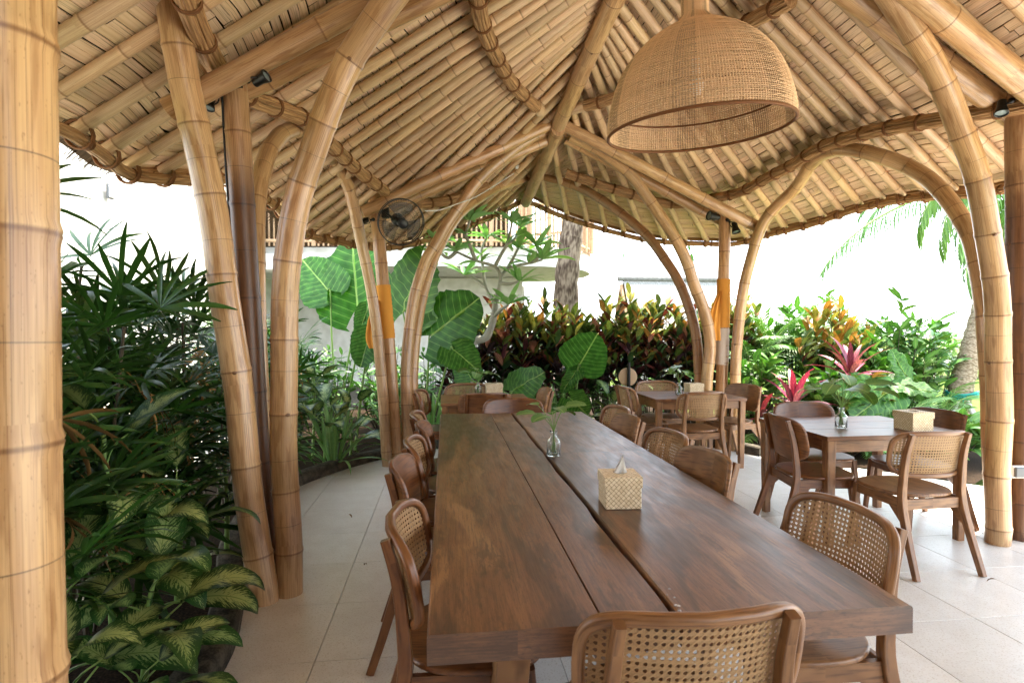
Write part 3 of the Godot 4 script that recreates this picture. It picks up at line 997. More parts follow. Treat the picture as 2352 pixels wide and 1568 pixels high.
func thatch(side: String) -> void:
	var total: float = span[side][span[side].size() - 1]
	var b := MB.new()
	var m := int(total / 0.2)
	var rows := []
	var ts := [0.0, 0.25, 0.5, 0.75, 0.93, 1.0]
	for k in m + 1:
		var l := total * k / m
		var row := []
		for s in 2:
			for j in ts.size():
				var t: float = ts[j] if s == 0 else ts[ts.size() - 1 - j]
				var p := roof(side, l, t, -0.022 if s == 0 else -0.16)
				if t == 1.0:
					var o := (roof(side, l, 1.0) - roof(side, l, 0.9)).normalized()
					p += o * (0.10 if s == 0 else 0.16)
				row.push_back(b.add(p, Vector3.DOWN if s == 0 else Vector3.UP, Vector2(l * 0.8, t * 3.0)))
		rows.push_back(row)
	for k in m:
		for j in rows[0].size() - 1: b.quad(rows[k][j], rows[k][j + 1], rows[k + 1][j + 1], rows[k + 1][j])
	put("thatch_layer", b, M.thatch, pav)
	# loose straw ends along the eave
	var f := MB.new()
	for k in int(total * 150):
		var l := rng.randf() * total
		var o := (roof(side, l, 1.0) - roof(side, l, 0.9)).normalized()
		var p := roof(side, l, 1.0, -rng.randf_range(0.02, 0.15)) + o * 0.06
		var along := (roof(side, minf(l + 0.05, total), 1.0) - roof(side, maxf(l - 0.05, 0.0), 1.0)).normalized()
		var e := p + (o + Vector3.DOWN * rng.randf_range(-0.1, 0.35) + along * rng.randf_range(-0.25, 0.25)) * rng.randf_range(0.06, 0.13)
		var g := rng.randf_range(0.7, 1.6)
		f.tube([p, e], [rng.randf_range(0.0025, 0.0045), 0.0015], 3, [Color(g * 1.2, g, g * 0.8), Color(g * 1.2, g, g * 0.8)], Vector2(0.1, 1), Vector2(rng.randf(), rng.randf()), false)
	var o2 := put("thatch_fringe", f, M.thatch, pav)
	o2.set_meta("kind", "stuff")

func build_pavilion() -> void:
	pav = thing("bamboo_pavilion", "open bamboo pavilion with curved posts and slatted rafter roof", "pavilion")
	lay_roof("west", [[Vector3(-2.75, 2.75, 3.0), -3.0], [Vector3(-2.8, 2.72, 1.5), -1.5], [Vector3(-2.76, 2.68, 0.0), 0.0], [Vector3(-2.7, 2.64, -1.3), 1.3], [Vector3(-2.62, 2.6, -2.3), 2.2],
		[at(124, 284, 3.12), 2.85], [at(245, 371, 3.62), 3.26], [at(299, 387, 3.82), 3.42], [at(436, 394, 4.2), 3.72], [at(504, 396, 4.45), 3.9], [at(608, 454, 5.25), 4.2], [at(652, 499, 5.8), 4.4], [at(698, 529, 6.35), 4.62],
		[at(757, 542, 6.8), 4.75], [at(828, 556, 7.2), 4.9], [at(882, 558, 7.5), 5.3], [at(995, 534, 8.0), 6.3], [at(1054, 512, 8.25), 7.0], [at(1130, 480, 8.5), 7.8], [at(1204, 441, 8.6), 8.5]])
	lay_roof("east", [[at(1204, 441, 8.6), 8.5], [at(1271, 474, 8.65), 7.2], [at(1352, 504, 8.7), 6.2], [at(1460, 534, 8.7), 5.6], [at(1541, 546, 8.6), 5.25], [at(1622, 549, 8.45), 5.05], [at(1696, 549, 8.2), 4.9],
		[at(1768, 529, 7.85), 4.76], [at(1869, 504, 7.2), 4.4], [at(1966, 472, 6.55), 4.12], [at(2074, 446, 5.9), 3.95], [at(2207, 432, 5.2), 3.72], [at(2312, 421, 4.75), 3.5],
		[Vector3(4.3, 2.68, -3.3), 2.6], [Vector3(4.4, 2.68, -1.8), 1.6], [Vector3(4.45, 2.7, 0.0), 0.0], [Vector3(4.45, 2.72, 1.5), -1.5], [Vector3(4.4, 2.75, 3.0), -3.0]])
	rafters("west", 0.265)
	rafters("east", 0.305)
	slats("west", 68, 61)
	slats("east", 54, 62)
	thatch("west")
	thatch("east")
	# ridge pole, in two lengths that overlap at the far frame
	var b := MB.new()
	var p := []
	for k in 9: p.push_back(crest(lerpf(6.45, -2.5, k / 8.0)) + Vector3(0, -0.17, 0))
	culm(b, resample(p, 0.3), 0.082, 0.085, 18, 0.62, Color(1.06, 1.0, 0.95), false, -1.0, true)
	put("ridge_beam", b, M.pole, pav)
	b = MB.new()
	p = []
	for k in 5: p.push_back(crest(lerpf(8.35, 6.35, k / 4.0)) + Vector3(0.0, -0.22, 0))
	culm(b, p, 0.075, 0.078, 16, 0.5, Color(0.98, 0.9, 0.84))
	put("ridge_beam", b, M.pole, pav)
	# eave bundles and their ties round every rafter end
	for side in ["west", "east"]:
		var total: float = span[side][span[side].size() - 1]
		var q := []
		var m := int(total / 0.22)
		for k in m + 1: q.push_back(roof(side, total * k / m, 0.985, 0.105))
		bundle("eave_bundle", q, 0.038, 9, 0.013, 0.5, pav)
		q = []
		for k in m + 1: q.push_back(roof(side, total * k / m, 1.0, 0.0) + Vector3(0, 0.0, 0))
		bundle("eave_bundle", q, 0.030, 7, 0.012, 30.0, pav)
	for e in rafter_ends:
		var d: Vector3 = (e[1] - e[0]).normalized()
		tie(e[0], d.cross(Vector3.UP).normalized().rotated(d, rng.randf_range(-0.3, 0.3)), 0.077, pav)
	# ring bundles under the rafters
	var ring := func(side: String, pix: Array, bare := 0.0) -> void:
		var q := []
		for e in pix: q.push_back(under(side, e[0], e[1], 0.15))
		bundle("ring_bundle", q, 0.058, 16, 0.0135, 0.26, pav, bare)
	ring.call("west", [[408, -60], [432, 10], [458, 75], [488, 140], [530, 188], [575, 218], [640, 250], [700, 275], [760, 332], [820, 390], [885, 440]])
	ring.call("west", [[1098, -40], [1098, 0], [1110, 60], [1140, 130], [1180, 196], [1232, 246]], 0.12)
	ring.call("east", [[1818, -2], [1750, 36], [1685, 70], [1560, 150], [1460, 205], [1395, 230], [1345, 243]], 0.25)
	ring.call("east", [[1300, 398], [1365, 420], [1430, 440], [1500, 462], [1560, 468], [1640, 456], [1700, 440], [1760, 410], [1815, 382], [1880, 342], [1950, 316], [2030, 296], [2150, 276], [2300, 250], [2440, 225]])
	ring.call("west", [[962, 468], [1010, 464], [1060, 450], [1120, 428]])
	# posts, arches and frames
	var post := func(called: String, pix: Array, r0: float, r1: float, tone: Color, gap := 0.42, dark := -1.0, m: Material = M.pole) -> MeshInstance3D:
		var q := []
		for e in pix: q.push_back(at(e[0], e[1], e[2]))
		if q.size() > 2: q = resample(smooth(q, 8), 0.06)
		var bb := MB.new()
		culm(bb, q, r0, r1, 22, gap, tone, true, dark, true)
		return put(called, bb, m, pav)
	var light := Color(1.05, 0.98, 0.90)
	var mid := Color(0.97, 0.89, 0.82)
	# the post beside the camera
	b = MB.new()
	culm(b, resample([Vector3(-0.928, -0.05, -1.05), Vector3(-0.935, 1.4, -1.05), Vector3(-0.945, 2.9, -1.07)], 0.1), 0.078, 0.076, 40, 0.36, Color(1.02, 0.94, 0.84), true, -1.0, false)
	put("post", b, M.pole, pav)
	# near west posts
	post.call("post", [[608, 1386, 3.03], [574, 1147, 3.04], [542, 859, 3.04], [517, 683, 3.02], [493, 517, 3.0], [455, 324, 2.95], [423, 180, 2.9], [385, -30, 2.82], [370, -110, 2.8]], 0.074, 0.074, light)
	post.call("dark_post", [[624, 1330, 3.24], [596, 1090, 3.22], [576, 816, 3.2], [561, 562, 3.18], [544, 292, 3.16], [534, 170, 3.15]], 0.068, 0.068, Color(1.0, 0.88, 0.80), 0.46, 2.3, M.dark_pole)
	post.call("curved_post", [[664, 1362, 3.12], [655, 1079, 3.13], [650, 834, 3.14], [656, 680, 3.14], [669, 540, 3.12], [686, 440, 3.1], [718, 346, 3.06], [774, 202, 2.98], [814, 119, 2.94], [893, 0, 2.86], [985, -120, 2.8]], 0.072, 0.072, mid)
	# side arch from the near to the far west posts
	post.call("arch", [[612, 1330, 3.36], [590, 800, 3.42], [585, 560, 3.5], [590, 450, 3.6], [601, 396, 3.7], [619, 342, 3.9], [646, 308, 4.0], [690, 296, 4.25], [742, 322, 4.8], [774, 380, 5.3], [798, 423, 5.55], [817, 499, 5.75], [830, 558, 5.9], [849, 647, 6.0], [864, 747, 6.05], [874, 844, 6.08], [890, 1076, 6.1]], 0.06, 0.056, mid)
	# far west posts
	post.call("post", [[912, 1066, 6.2], [891, 774, 6.2], [872, 574, 6.2], [858, 447, 6.2]], 0.07, 0.068, Color(1.0, 0.87, 0.78), 0.5)
	post.call("curved_post", [[938, 1062, 6.25], [934, 950, 6.27], [933, 845, 6.3], [938, 774, 6.33], [949, 693, 6.36], [963, 640, 6.38], [981, 591, 6.4], [1001, 560, 6.42], [1026, 515, 6.44], [1062, 464, 6.45], [1113, 400, 6.46], [1195, 334, 6.5], [1256, 300, 6.54], [1300, 299, 6.56], [1364, 338, 6.6]], 0.064, 0.058, Color(1.02, 0.92, 0.84))
	post.call("curved_post", [[952, 1060, 6.36], [948, 850, 6.45], [966, 700, 6.52], [990, 610, 6.6], [1012, 560, 6.68], [1040, 511, 6.85], [1076, 472, 7.1], [1138, 434, 7.5], [1222, 402, 7.85]], 0.062, 0.06, Color(1.0, 0.9, 0.8))
	# far east posts
	post.call("post", [[1656, 1040, 7.0], [1658, 885, 7.0], [1662, 687, 7.0], [1663, 602, 7.0], [1666, 490, 7.0]], 0.072, 0.07, Color(1.0, 0.86, 0.75), 0.5)
	post.call("curved_post", [[1622, 1040, 6.95], [1623, 895, 6.95], [1632, 801, 6.93], [1619, 720, 6.9], [1595, 652, 6.86], [1576, 598, 6.83], [1541, 531, 6.78], [1487, 452, 6.72], [1436, 389, 6.66], [1364, 338, 6.6], [1310, 312, 6.55]], 0.072, 0.066, light)
	post.call("curved_post", [[1612, 1036, 7.1], [1608, 895, 7.1], [1603, 801, 7.12], [1587, 720, 7.15], [1563, 652, 7.2], [1527, 596, 7.26], [1487, 542, 7.34], [1420, 485, 7.5], [1338, 434, 7.7], [1247, 404, 7.85]], 0.064, 0.06, Color(0.78, 0.62, 0.52))
	post.call("arch", [[1690, 1040, 6.9], [1690, 895, 6.88], [1693, 786, 6.86], [1705, 687, 6.82], [1721, 608, 6.76], [1757, 506, 6.62], [1827, 433, 6.2], [1868, 372, 5.75], [1912, 346, 5.4], [1960, 344, 5.2], [2020, 356, 5.0], [2085, 382, 4.9], [2143, 421, 4.68], [2193, 475, 4.5], [2229, 540, 4.36], [2246, 608, 4.26], [2262, 690, 4.18], [2272, 800, 4.12], [2290, 1215, 4.1]], 0.062, 0.066, light, 0.38)
	# near east posts
	post.call("curved_post", [[2292, 1246, 3.86], [2296, 885, 3.85], [2294, 760, 3.84], [2285, 635, 3.82], [2272, 536, 3.8], [2258, 464, 3.78], [2236, 378, 3.75], [2211, 306, 3.71], [2179, 220, 3.66], [2135, 133, 3.6], [2092, 65, 3.55], [2045, -10, 3.5], [1980, -90, 3.44]], 0.073, 0.072, light, 0.34)
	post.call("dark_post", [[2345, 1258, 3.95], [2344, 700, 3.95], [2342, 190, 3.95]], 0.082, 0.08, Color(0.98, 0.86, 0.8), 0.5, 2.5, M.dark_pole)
	# frame beams, in pairs either side of the posts
	var top := crest(6.45) + Vector3(0, -0.33, 0)
	var beam := func(a: Vector3, c: Vector3, r: float, tone: Color) -> void:
		var bb := MB.new()
		culm(bb, [a, c], r, r, 18, 0.62, tone, false, -1.0, true)
		put("frame_beam", bb, M.pole, pav)
	beam.call(at(832, 487, 6.02), at(1285, 276, 6.42), 0.064, Color(0.96, 0.84, 0.74))
	beam.call(at(875, 486, 6.32), at(1290, 308, 6.64), 0.058, mid)
	beam.call(at(1745, 524, 6.78), at(1272, 275, 6.40), 0.067, light)
	beam.call(at(1655, 506, 7.12), at(1300, 318, 6.66), 0.064, Color(1.0, 0.88, 0.78))
	var apex := crest(3.2) + Vector3(0, -0.30, 0)
	beam.call(at(386, 252, 2.98), apex + Vector3(0.03, 0, 0.1), 0.061, Color(1.06, 0.96, 0.86))
	beam.call(at(562, 206, 3.3), apex + Vector3(0.03, -0.06, -0.14), 0.060, Color(0.80, 0.68, 0.58))
	beam.call(at(2440, 262, 3.72), apex + Vector3(-0.03, 0.02, 0.12), 0.082, light)
	beam.call(at(2330, 268, 4.02), apex + Vector3(-0.03, -0.04, -0.16), 0.080, light)
	strip_counts(pav)

# ------------------------------------------------------------------ furniture
func rounded(w: float, h: float, r: float, per := 3) -> Array:      # profile and normals of a rounded bar
	var p := []
	var n := []
	for q in [[1, 1, 0.0], [-1, 1, 0.25], [-1, -1, 0.5], [1, -1, 0.75]]:
		for k in per + 1:
			var a: float = TAU * (q[2] + 0.25 * k / per)
			p.push_back(Vector2(q[0] * (w * 0.5 - r) + cos(a) * r, q[1] * (h * 0.5 - r) + sin(a) * r))
			n.push_back(Vector2(cos(a), sin(a)))
	return [p, n]

func bar(b: MB, path: Array, w: float, h: float, r: float, across: Vector3, taper := [], off := Vector2.ZERO, col := Color.WHITE) -> void:
	var pos := path
	var rt := []
	var up := []
	var sz := []
	var cols := []
	for k in pos.size():
		var d: Vector3 = (pos[mini(k + 1, pos.size() - 1)] - pos[maxi(k - 1, 0)]).normalized()
		var u := across.cross(d).normalized()
		rt.push_back(d.cross(u).normalized() * (1.0 if d.cross(u).dot(across) > 0 else -1.0)); up.push_back(u)
		var q: float = taper[k] if taper.size() > k else 1.0
		sz.push_back(Vector2(q, q))
		cols.push_back(col)
	var pr := rounded(w, h, r, 2)
	b.sweep(pos, rt, up, pr[0], pr[1], sz, cols, Vector2(0.22, 1.0), off)

# the curved back of a chair: u across -1..1, v up -1..1
func back_at(u: float, v: float, lift := 0.0) -> Vector3:
	var x := 0.272 * u
	var z := 0.245 - 0.085 * u * u + v * 0.028
	var nn := Vector3(0.17 * u / 0.272, -0.028 / 0.145, 1.0).normalized()
	return Vector3(x, 0.712 + v * 0.146, z) + nn * lift

func back_edge(a: float, inset := 0.0) -> Vector2:     # rounded oblong outline in (u, v)
	var c := cos(a)
	var s := sin(a)
	var e := 0.52
	var u := signf(c) * pow(absf(c), e * 0.8)
	var v := signf(s) * pow(absf(s), e)
	if v < 0.0: u *= 1.0 - 0.06 * v * v
	return Vector2(u * (1.0 - inset / 0.272), v * (1.0 - inset / 0.146))

func chair_seat() -> MB:
	var b := MB.new()
	var m := 44
	var ring := func(s: float, y: float, nn: float) -> Array:
		var out := []
		for k in m:
			var a := TAU * k / m
			var c := cos(a)
			var q := sin(a)
			var x := signf(c) * pow(absf(c), 0.62) * 0.235
			var z := -signf(q) * pow(absf(q), 0.72) * 0.225
			if z > 0: x *= 1.0 - 0.10 * pow(z / 0.225, 2.0)
			var p := Vector3(x * s, y, z * s - 0.005)
			p.y -= 0.010 * (1.0 - s * s) * (1.0 if y > 0.46 else 0.0)
			out.push_back(b.add(p, (Vector3(c, 0, -q) * (1.0 - absf(nn)) + Vector3(0, nn, 0)).normalized(), Vector2(p.x * 1.2, p.z * 1.2)))
		return out
	var rows := [ring.call(0.9, 0.446, -1.0), ring.call(0.975, 0.447, -0.6), ring.call(1.0, 0.455, -0.1), ring.call(1.0, 0.463, 0.2), ring.call(0.985, 0.469, 0.7), ring.call(0.95, 0.471, 0.98), ring.call(0.7, 0.471, 1.0), ring.call(0.4, 0.471, 1.0), ring.call(0.02, 0.471, 1.0)]
	for j in rows.size() - 1:
		for k in m: b.quad(rows[j][k], rows[j][(k + 1) % m], rows[j + 1][(k + 1) % m], rows[j + 1][k])
	return b

func solid_back() -> MB:
	var b := MB.new()
	var m := 48
	var th := 0.011
	var rows := []
	for e in [[0.02, -th, -1], [0.35, -th, -1], [0.65, -th, -1], [0.88, -th, -1], [0.965, -th * 0.95, -0.7], [1.0, -th * 0.4, -0.2], [1.0, th * 0.4, 0.2], [0.965, th * 0.95, 0.7], [0.88, th, 1], [0.65, th, 1], [0.35, th, 1], [0.02, th, 1]]:
		var row := []
		for k in m:
			var q: Vector2 = back_edge(TAU * k / m) * float(e[0])
			var p := back_at(q.x, q.y, e[1])
			var nn: Vector3 = (back_at(q.x, q.y, 1.0) - back_at(q.x, q.y, 0.0)) * float(e[2])
			var o := (back_at(q.x * 1.1, q.y * 1.1) - back_at(q.x, q.y)).normalized()
			row.push_back(b.add(p, (nn + o * (1.0 - absf(e[2]))).normalized(), Vector2(q.y * 0.14 + 0.02 * q.x, q.x * 0.27)))
		rows.push_back(row)
	for j in rows.size() - 1:
		for k in m: b.quad(rows[j][k], rows[j][(k + 1) % m], rows[j + 1][(k + 1) % m], rows[j + 1][k])
	return b

func cane_frame() -> MB:
	var b := MB.new()
	var m := 56
	var pos := []
	var rt := []
	var up := []
	var sz := []
	for k in m + 1:
		var q := back_edge(TAU * k / m, 0.014)
		var p := back_at(q.x, q.y)
		var q2 := back_edge(TAU * (k + 0.5) / m, 0.014)
		var q0 := back_edge(TAU * (k - 0.5) / m, 0.014)
		var d := (back_at(q2.x, q2.y) - back_at(q0.x, q0.y)).normalized()
		var nn := back_at(q.x, q.y, 1.0) - p
		pos.push_back(p); up.push_back(nn); rt.push_back(d.cross(nn).normalized()); sz.push_back(Vector2.ONE)
	var pr := rounded(0.030, 0.032, 0.012, 3)
	b.sweep(pos, rt, up, pr[0], pr[1], sz, [], Vector2(0.2, 1.0), Vector2(0.3, 0.1), false)
	return b

func cane_panel() -> MB:
	var b := MB.new()
	var pitch := 0.0168
	var inside := func(x: float, y: float) -> bool:
		var u := x / (0.272 - 0.020)
		var v := y / (0.146 - 0.020)
		return pow(absf(u), 1.0 / 0.208 * 0.5 * 1.0 + 1.4) + pow(absf(v), 3.8) < 1.0
	# a strand runs straight in the flat of the weave and is bent with the back
	var strand := func(a: Vector2, d: Vector2, w: float, lift: float, wave: float) -> void:
		var run := []
		var k := 0
		while k < 400:
			var p: Vector2 = a + d * (k * 0.006)
			if inside.call(p.x, p.y): run.push_back(p)
			elif run.size() > 0: break
			k += 1
		if run.size() < 2: return
		var keep := []
		var step := 1 if absf(d.y) < 0.1 else 4
		if wave > 0.0: step = 1
		for j in range(0, run.size(), step): keep.push_back(run[j])
		if (run.size() - 1) % step != 0: keep.push_back(run[run.size() - 1])
		var rows := []
		var f := rng.randf_range(0.82, 1.12)
		for j in keep.size():
			var p: Vector2 = keep[j]
			var s := Vector2(-d.y, d.x) * w * 0.5
			var c: Vector2 = p + s
			var e: Vector2 = p - s
			var row := []
			for q in [[c, lift + 0.0005], [e, lift + 0.0005], [e, lift - 0.0005], [c, lift - 0.0005]]:
				var pt: Vector2 = q[0]
				var pp := back_at(pt.x / 0.272, pt.y / 0.146, q[1])
				var nn := (back_at(pt.x / 0.272, pt.y / 0.146, q[1] + 1.0) - pp) * (1.0 if q[1] > lift else -1.0)
				row.push_back(b.add(pp, nn, Vector2(0, 0), Color(f, f, f)))
			rows.push_back(row)
		for j in rows.size() - 1:
			b.quad(rows[j][0], rows[j][1], rows[j + 1][1], rows[j + 1][0])
			b.quad(rows[j][2], rows[j][3], rows[j + 1][3], rows[j + 1][2])
	for k in range(-16, 17):
		for s in [-0.0021, 0.0021]:
			strand.call(Vector2(k * pitch + s, -0.15), Vector2(0, 1), 0.0030, 0.0, 0.0)
	for k in range(-8, 9):
		for s in [-0.0021, 0.0021]:
			strand.call(Vector2(-0.28, k * pitch + s), Vector2(1, 0), 0.0030, 0.0012, 0.0)
	for k in range(-26, 27):
		var q := (k + 0.5) * pitch
		strand.call(Vector2(q - 0.2, -0.2), Vector2(1, 1).normalized(), 0.0026, 0.0024, 0.0)
		strand.call(Vector2(q + 0.2, -0.2), Vector2(-1, 1).normalized(), 0.0026, -0.0013, 0.0)
	return b

var chairs := {}
func chair_parts() -> Dictionary:
	var seat := chair_seat()
	var rear := []
	for s in [-1, 1]:
		var b := MB.new()
		var path := smooth([Vector3(s * 0.222, 0.0, 0.335), Vector3(s * 0.215, 0.2, 0.268), Vector3(s * 0.205, 0.42, 0.208), Vector3(s * 0.200, 0.58, 0.210), Vector3(s * 0.196, 0.72, 0.228), Vector3(s * 0.192, 0.842, 0.262)], 4)
		var tp := []
		for k in path.size():
			var y: float = path[k].y
			tp.push_back(lerpf(0.86, 1.12, clampf(y / 0.42, 0, 1)) if y < 0.42 else lerpf(1.12, 0.72, (y - 0.42) / 0.42))
		bar(b, path, 0.036, 0.040, 0.006, Vector3.RIGHT, tp, Vector2(0.1 + s * 0.3, 0.2))
		rear.push_back(b.mesh())
	var front := []
	for s in [-1, 1]:
		var b := MB.new()
		bar(b, [Vector3(s * 0.217, 0.0, -0.205), Vector3(s * 0.208, 0.2, -0.185), Vector3(s * 0.198, 0.446, -0.158)], 0.036, 0.036, 0.007, Vector3.RIGHT, [0.78, 0.95, 1.12], Vector2(0.5 + s * 0.2, 0.6))
		front.push_back(b.mesh())
	var rails := []
	for s in [-1, 1]:
		var b := MB.new()
		var pf := [Vector2(-0.148, 0.443), Vector2(0.195, 0.443), Vector2(0.222, 0.285), Vector2(0.20, 0.30), Vector2(0.115, 0.385), Vector2(-0.148, 0.388)]
		for side in [-1, 1]:
			var x: float = s * 0.200 + side * 0.0105
			var ps := []
			for q in pf: ps.push_back(Vector3(x, q.y, q.x))
			for t in [[0, 1, 4], [0, 4, 5], [1, 2, 3], [1, 3, 4]]:
				b.flat([ps[t[0]], ps[t[1]], ps[t[2]]], [Vector2(pf[t[0]].y, pf[t[0]].x), Vector2(pf[t[1]].y, pf[t[1]].x), Vector2(pf[t[2]].y, pf[t[2]].x)], Color.WHITE, Vector3(side, 0, 0))
		for k in pf.size():
			var q: Vector2 = pf[k]
			var w: Vector2 = pf[(k + 1) % pf.size()]
			var o := Vector3(0, (q.y + w.y) * 0.5 - 0.41, (q.x + w.x) * 0.5 - 0.05)
			b.flat([Vector3(s * 0.2 - 0.0105, q.y, q.x), Vector3(s * 0.2 + 0.0105, q.y, q.x), Vector3(s * 0.2 + 0.0105, w.y, w.x), Vector3(s * 0.2 - 0.0105, w.y, w.x)], [q, q + Vector2(0.02, 0), w + Vector2(0.02, 0), w], Color.WHITE, o)
		rails.push_back(b.mesh())
	var fr := MB.new()
	fr.box(Vector3(0, 0.414, -0.165), Vector3(0.36, 0.056, 0.02), 0.003)
	var rr := MB.new()
	rr.box(Vector3(0, 0.408, 0.203), Vector3(0.365, 0.064, 0.022), 0.003)
	return {"seat": seat.mesh(), "rear": rear, "front": front, "rails": rails, "fr": fr.mesh(), "rr": rr.mesh(), "solid": solid_back().mesh(), "frame": cane_frame().mesh(), "cane": cane_panel().mesh()}

func make_chair(kind: String, label: String, place: Vector3, turn: float, group: String, dark := false) -> Node3D:
	if chairs.is_empty(): chairs["parts"] = chair_parts()
	var key := kind + ("d" if dark else "l")
	if chairs.has(key): return copy_of(chairs[key], place, turn, label, group)
	var p: Dictionary = chairs["parts"]
	var m: Material = M.wood_dark if dark else M.wood
	var t := thing("cane_back_chair" if kind == "cane" else "solid_back_chair", label, "chair", place, turn, group)
	inst("seat", p.seat, m, t)
	for q in p.rear: inst("rear_leg", q, m, t)
	for q in p.front: inst("leg", q, m, t)
	for q in p.rails: inst("side_rail", q, m, t)
	inst("front_rail", p.fr, m, t)
	inst("rear_rail", p.rr, m, t)
	if kind == "cane":
		inst("backrest_frame", p.frame, m, t)
		inst("cane_panel", p.cane, M.cane, t)
	else:
		inst("backrest", p.solid, m, t)
	strip_counts(t)
	chairs[key] = t
	return t

# place a chair by where the middle of its backrest stands in table axes
func seat_at(kind: String, u: float, w: float, face: float, label: String, group: String, dark := false) -> void:
	var p := table_point(u, w)
	var turn := TURN + face + rng.randf_range(-0.035, 0.035)
	p -= Basis(Vector3.UP, turn) * Vector3(0, 0, 0.235)
	make_chair(kind, label, Vector3(p.x, 0, p.z), turn, group, dark)

var corner := Vector3.ZERO
func table_point(u: float, w: float, y := 0.0) -> Vector3:
	return corner + Vector3(u * cos(TURN) - w * sin(TURN), y, -(u * sin(TURN) + w * cos(TURN)))

func long_table() -> void:
	corner = on(980, 1459, 0.75)
	corner.y = 0.0
	var t := thing("long_table", "long heavy teak table of thick planks split by a dark gap", "table", corner, TURN)
	var len_ := 3.54
	var plank := func(u0: float, u1: float, uvo: Vector2, jag: float) -> void:
		var b := MB.new()
		var w := u1 - u0
		var th := 0.072
		# long edges waver a little and the arris is worn round
		var pos := []
		var rt := []
		var up := []
		var sz := []
		var cols := []
		var m := 24
		var pr := [Vector2(-0.5, -0.5), Vector2(0.5, -0.5), Vector2(0.5, 0.36), Vector2(0.497, 0.45), Vector2(0.488, 0.5), Vector2(-0.488, 0.5), Vector2(-0.497, 0.45), Vector2(-0.5, 0.36)]
		var poly := []
		var norms := []
		for k in pr.size():
			var a: Vector2 = pr[k]
			var c: Vector2 = pr[(k + 1) % pr.size()]
			for j in 2:
				poly.push_back(a.lerp(c, j * 0.5))
		# flat shading by doubling every corner
		for k in pr.size():
			var a: Vector2 = pr[k]
			var c: Vector2 = pr[(k + 1) % pr.size()]
			var a3 := Vector2(a.x * w, a.y * th)
			var c3 := Vector2(c.x * w, c.y * th)
			var nn := Vector2(c3.y - a3.y, -(c3.x - a3.x)).normalized()
			var rows := []
			for j in m + 1:
				var z := -len_ * j / m
				var wob := jag * (sin(j * 1.1 + u0 * 30.0) + 0.6 * sin(j * 2.7 + u0 * 9.0)) * 0.004
				var row := []
				for q in [a3, c3]:
					var qq: Vector2 = q
					var x := u0 + w * 0.5 + qq.x + (wob if qq.x > 0 else 0.0)
					var ux := (x - u0) / 0.62 + uvo.x if absf(nn.y) > 0.5 else qq.y * 1.6 + uvo.x
					row.push_back(b.add(Vector3(x, 0.75 - th * 0.5 + qq.y, z), Vector3(nn.x, nn.y, 0), Vector2(ux, -z / 3.6 + uvo.y)))
				rows.push_back(row)
			for j in m: b.quad(rows[j][0], rows[j][1], rows[j + 1][1], rows[j + 1][0])
		for e in [0.0, -len_]:
			var fan := []
			for k in pr.size():
				fan.push_back(b.add(Vector3(u0 + w * 0.5 + pr[k].x * w, 0.75 - th * 0.5 + pr[k].y * th, e), Vector3(0, 0, 1 if e == 0.0 else -1), Vector2(0.3 + pr[k].y * 0.1 + uvo.x, pr[k].x * w * 0.35 + uvo.y)))
			for k in range(1, pr.size() - 1): b.tri(fan[0], fan[k], fan[k + 1])
		put("plank", b, M.board, t)
	plank.call(0.0, 0.424, Vector2(0.0, 0.0), 0.0)
	plank.call(0.4247, 0.600, Vector2(0.70, 0.15), 1.0)
	plank.call(0.618, 1.234, Vector2(0.17, 0.47), 0.0)
	for e in [[0.30, 1], [3.22, -1]]:
		var w: float = e[0]
		for s in [-1, 1]:
			var b := MB.new()
			var x: float = 0.617 + s * 0.40
			bar(b, [Vector3(x + s * 0.06, 0.0, -w + 0.0), Vector3(x, 0.34, -w), Vector3(x - s * 0.03, 0.679, -w)], 0.095, 0.085, 0.006, Vector3.RIGHT, [0.9, 1.0, 1.08], Vector2(0.2 * s, 0.3))
			put("leg", b, M.wood, t)
		var cb := MB.new()
		cb.box(Vector3(0.617, 0.63, -w - 0.06 * e[1]), Vector3(1.05, 0.085, 0.035), 0.004, Basis.IDENTITY, Color.WHITE, Vector2(0.4, 0.2))
		put("cross_rail", cb, M.wood, t)
	var sb := MB.new()
	sb.box(Vector3(0.617, 0.30, -1.76), Vector3(0.06, 0.10, 2.95), 0.004)
	put("stretcher", sb, M.wood, t)
	strip_counts(t)

func small_table(label: String, at_: Vector3, width: float, depth: float, tone: Material) -> void:
	var t := thing("small_table", label, "table", Vector3(at_.x, 0, at_.z), TURN, "small square teak tables")
	var n := 3
	for k in n:
		var b := MB.new()
		b.box(Vector3(0, 0.735, -depth * 0.5 + depth * (k + 0.5) / n), Vector3(width, 0.03, depth / n - 0.001), 0.0025, Basis.IDENTITY, Color.WHITE, Vector2(0.31 * k + at_.x, 0.17 * k))
		put("tabletop_board", b, tone, t)
	for sx in [-1, 1]:
		for sz in [-1, 1]:
			var b := MB.new()
			bar(b, [Vector3(sx * (width * 0.5 - 0.045), 0.0, sz * (depth * 0.5 - 0.045)), Vector3(sx * (width * 0.5 - 0.042), 0.719, sz * (depth * 0.5 - 0.042))], 0.062, 0.062, 0.008, Vector3.RIGHT, [0.82, 1.05], Vector2(sx * 0.3, sz * 0.2))
			put("leg", b, M.wood, t)
	for s in [-1, 1]:
		var b := MB.new()
		b.box(Vector3(0, 0.677, s * (depth * 0.5 - 0.04)), Vector3(width - 0.15, 0.08, 0.022), 0.003, Basis.IDENTITY, Color.WHITE, Vector2(0.2 * s, 0.1))
		put("apron", b, M.wood, t)
		b = MB.new()
		b.box(Vector3(s * (width * 0.5 - 0.04), 0.677, 0), Vector3(0.022, 0.08, depth - 0.15), 0.003, Basis.IDENTITY, Color.WHITE, Vector2(0.3 * s, 0.4))
		put("apron", b, M.wood, t)
	strip_counts(t)

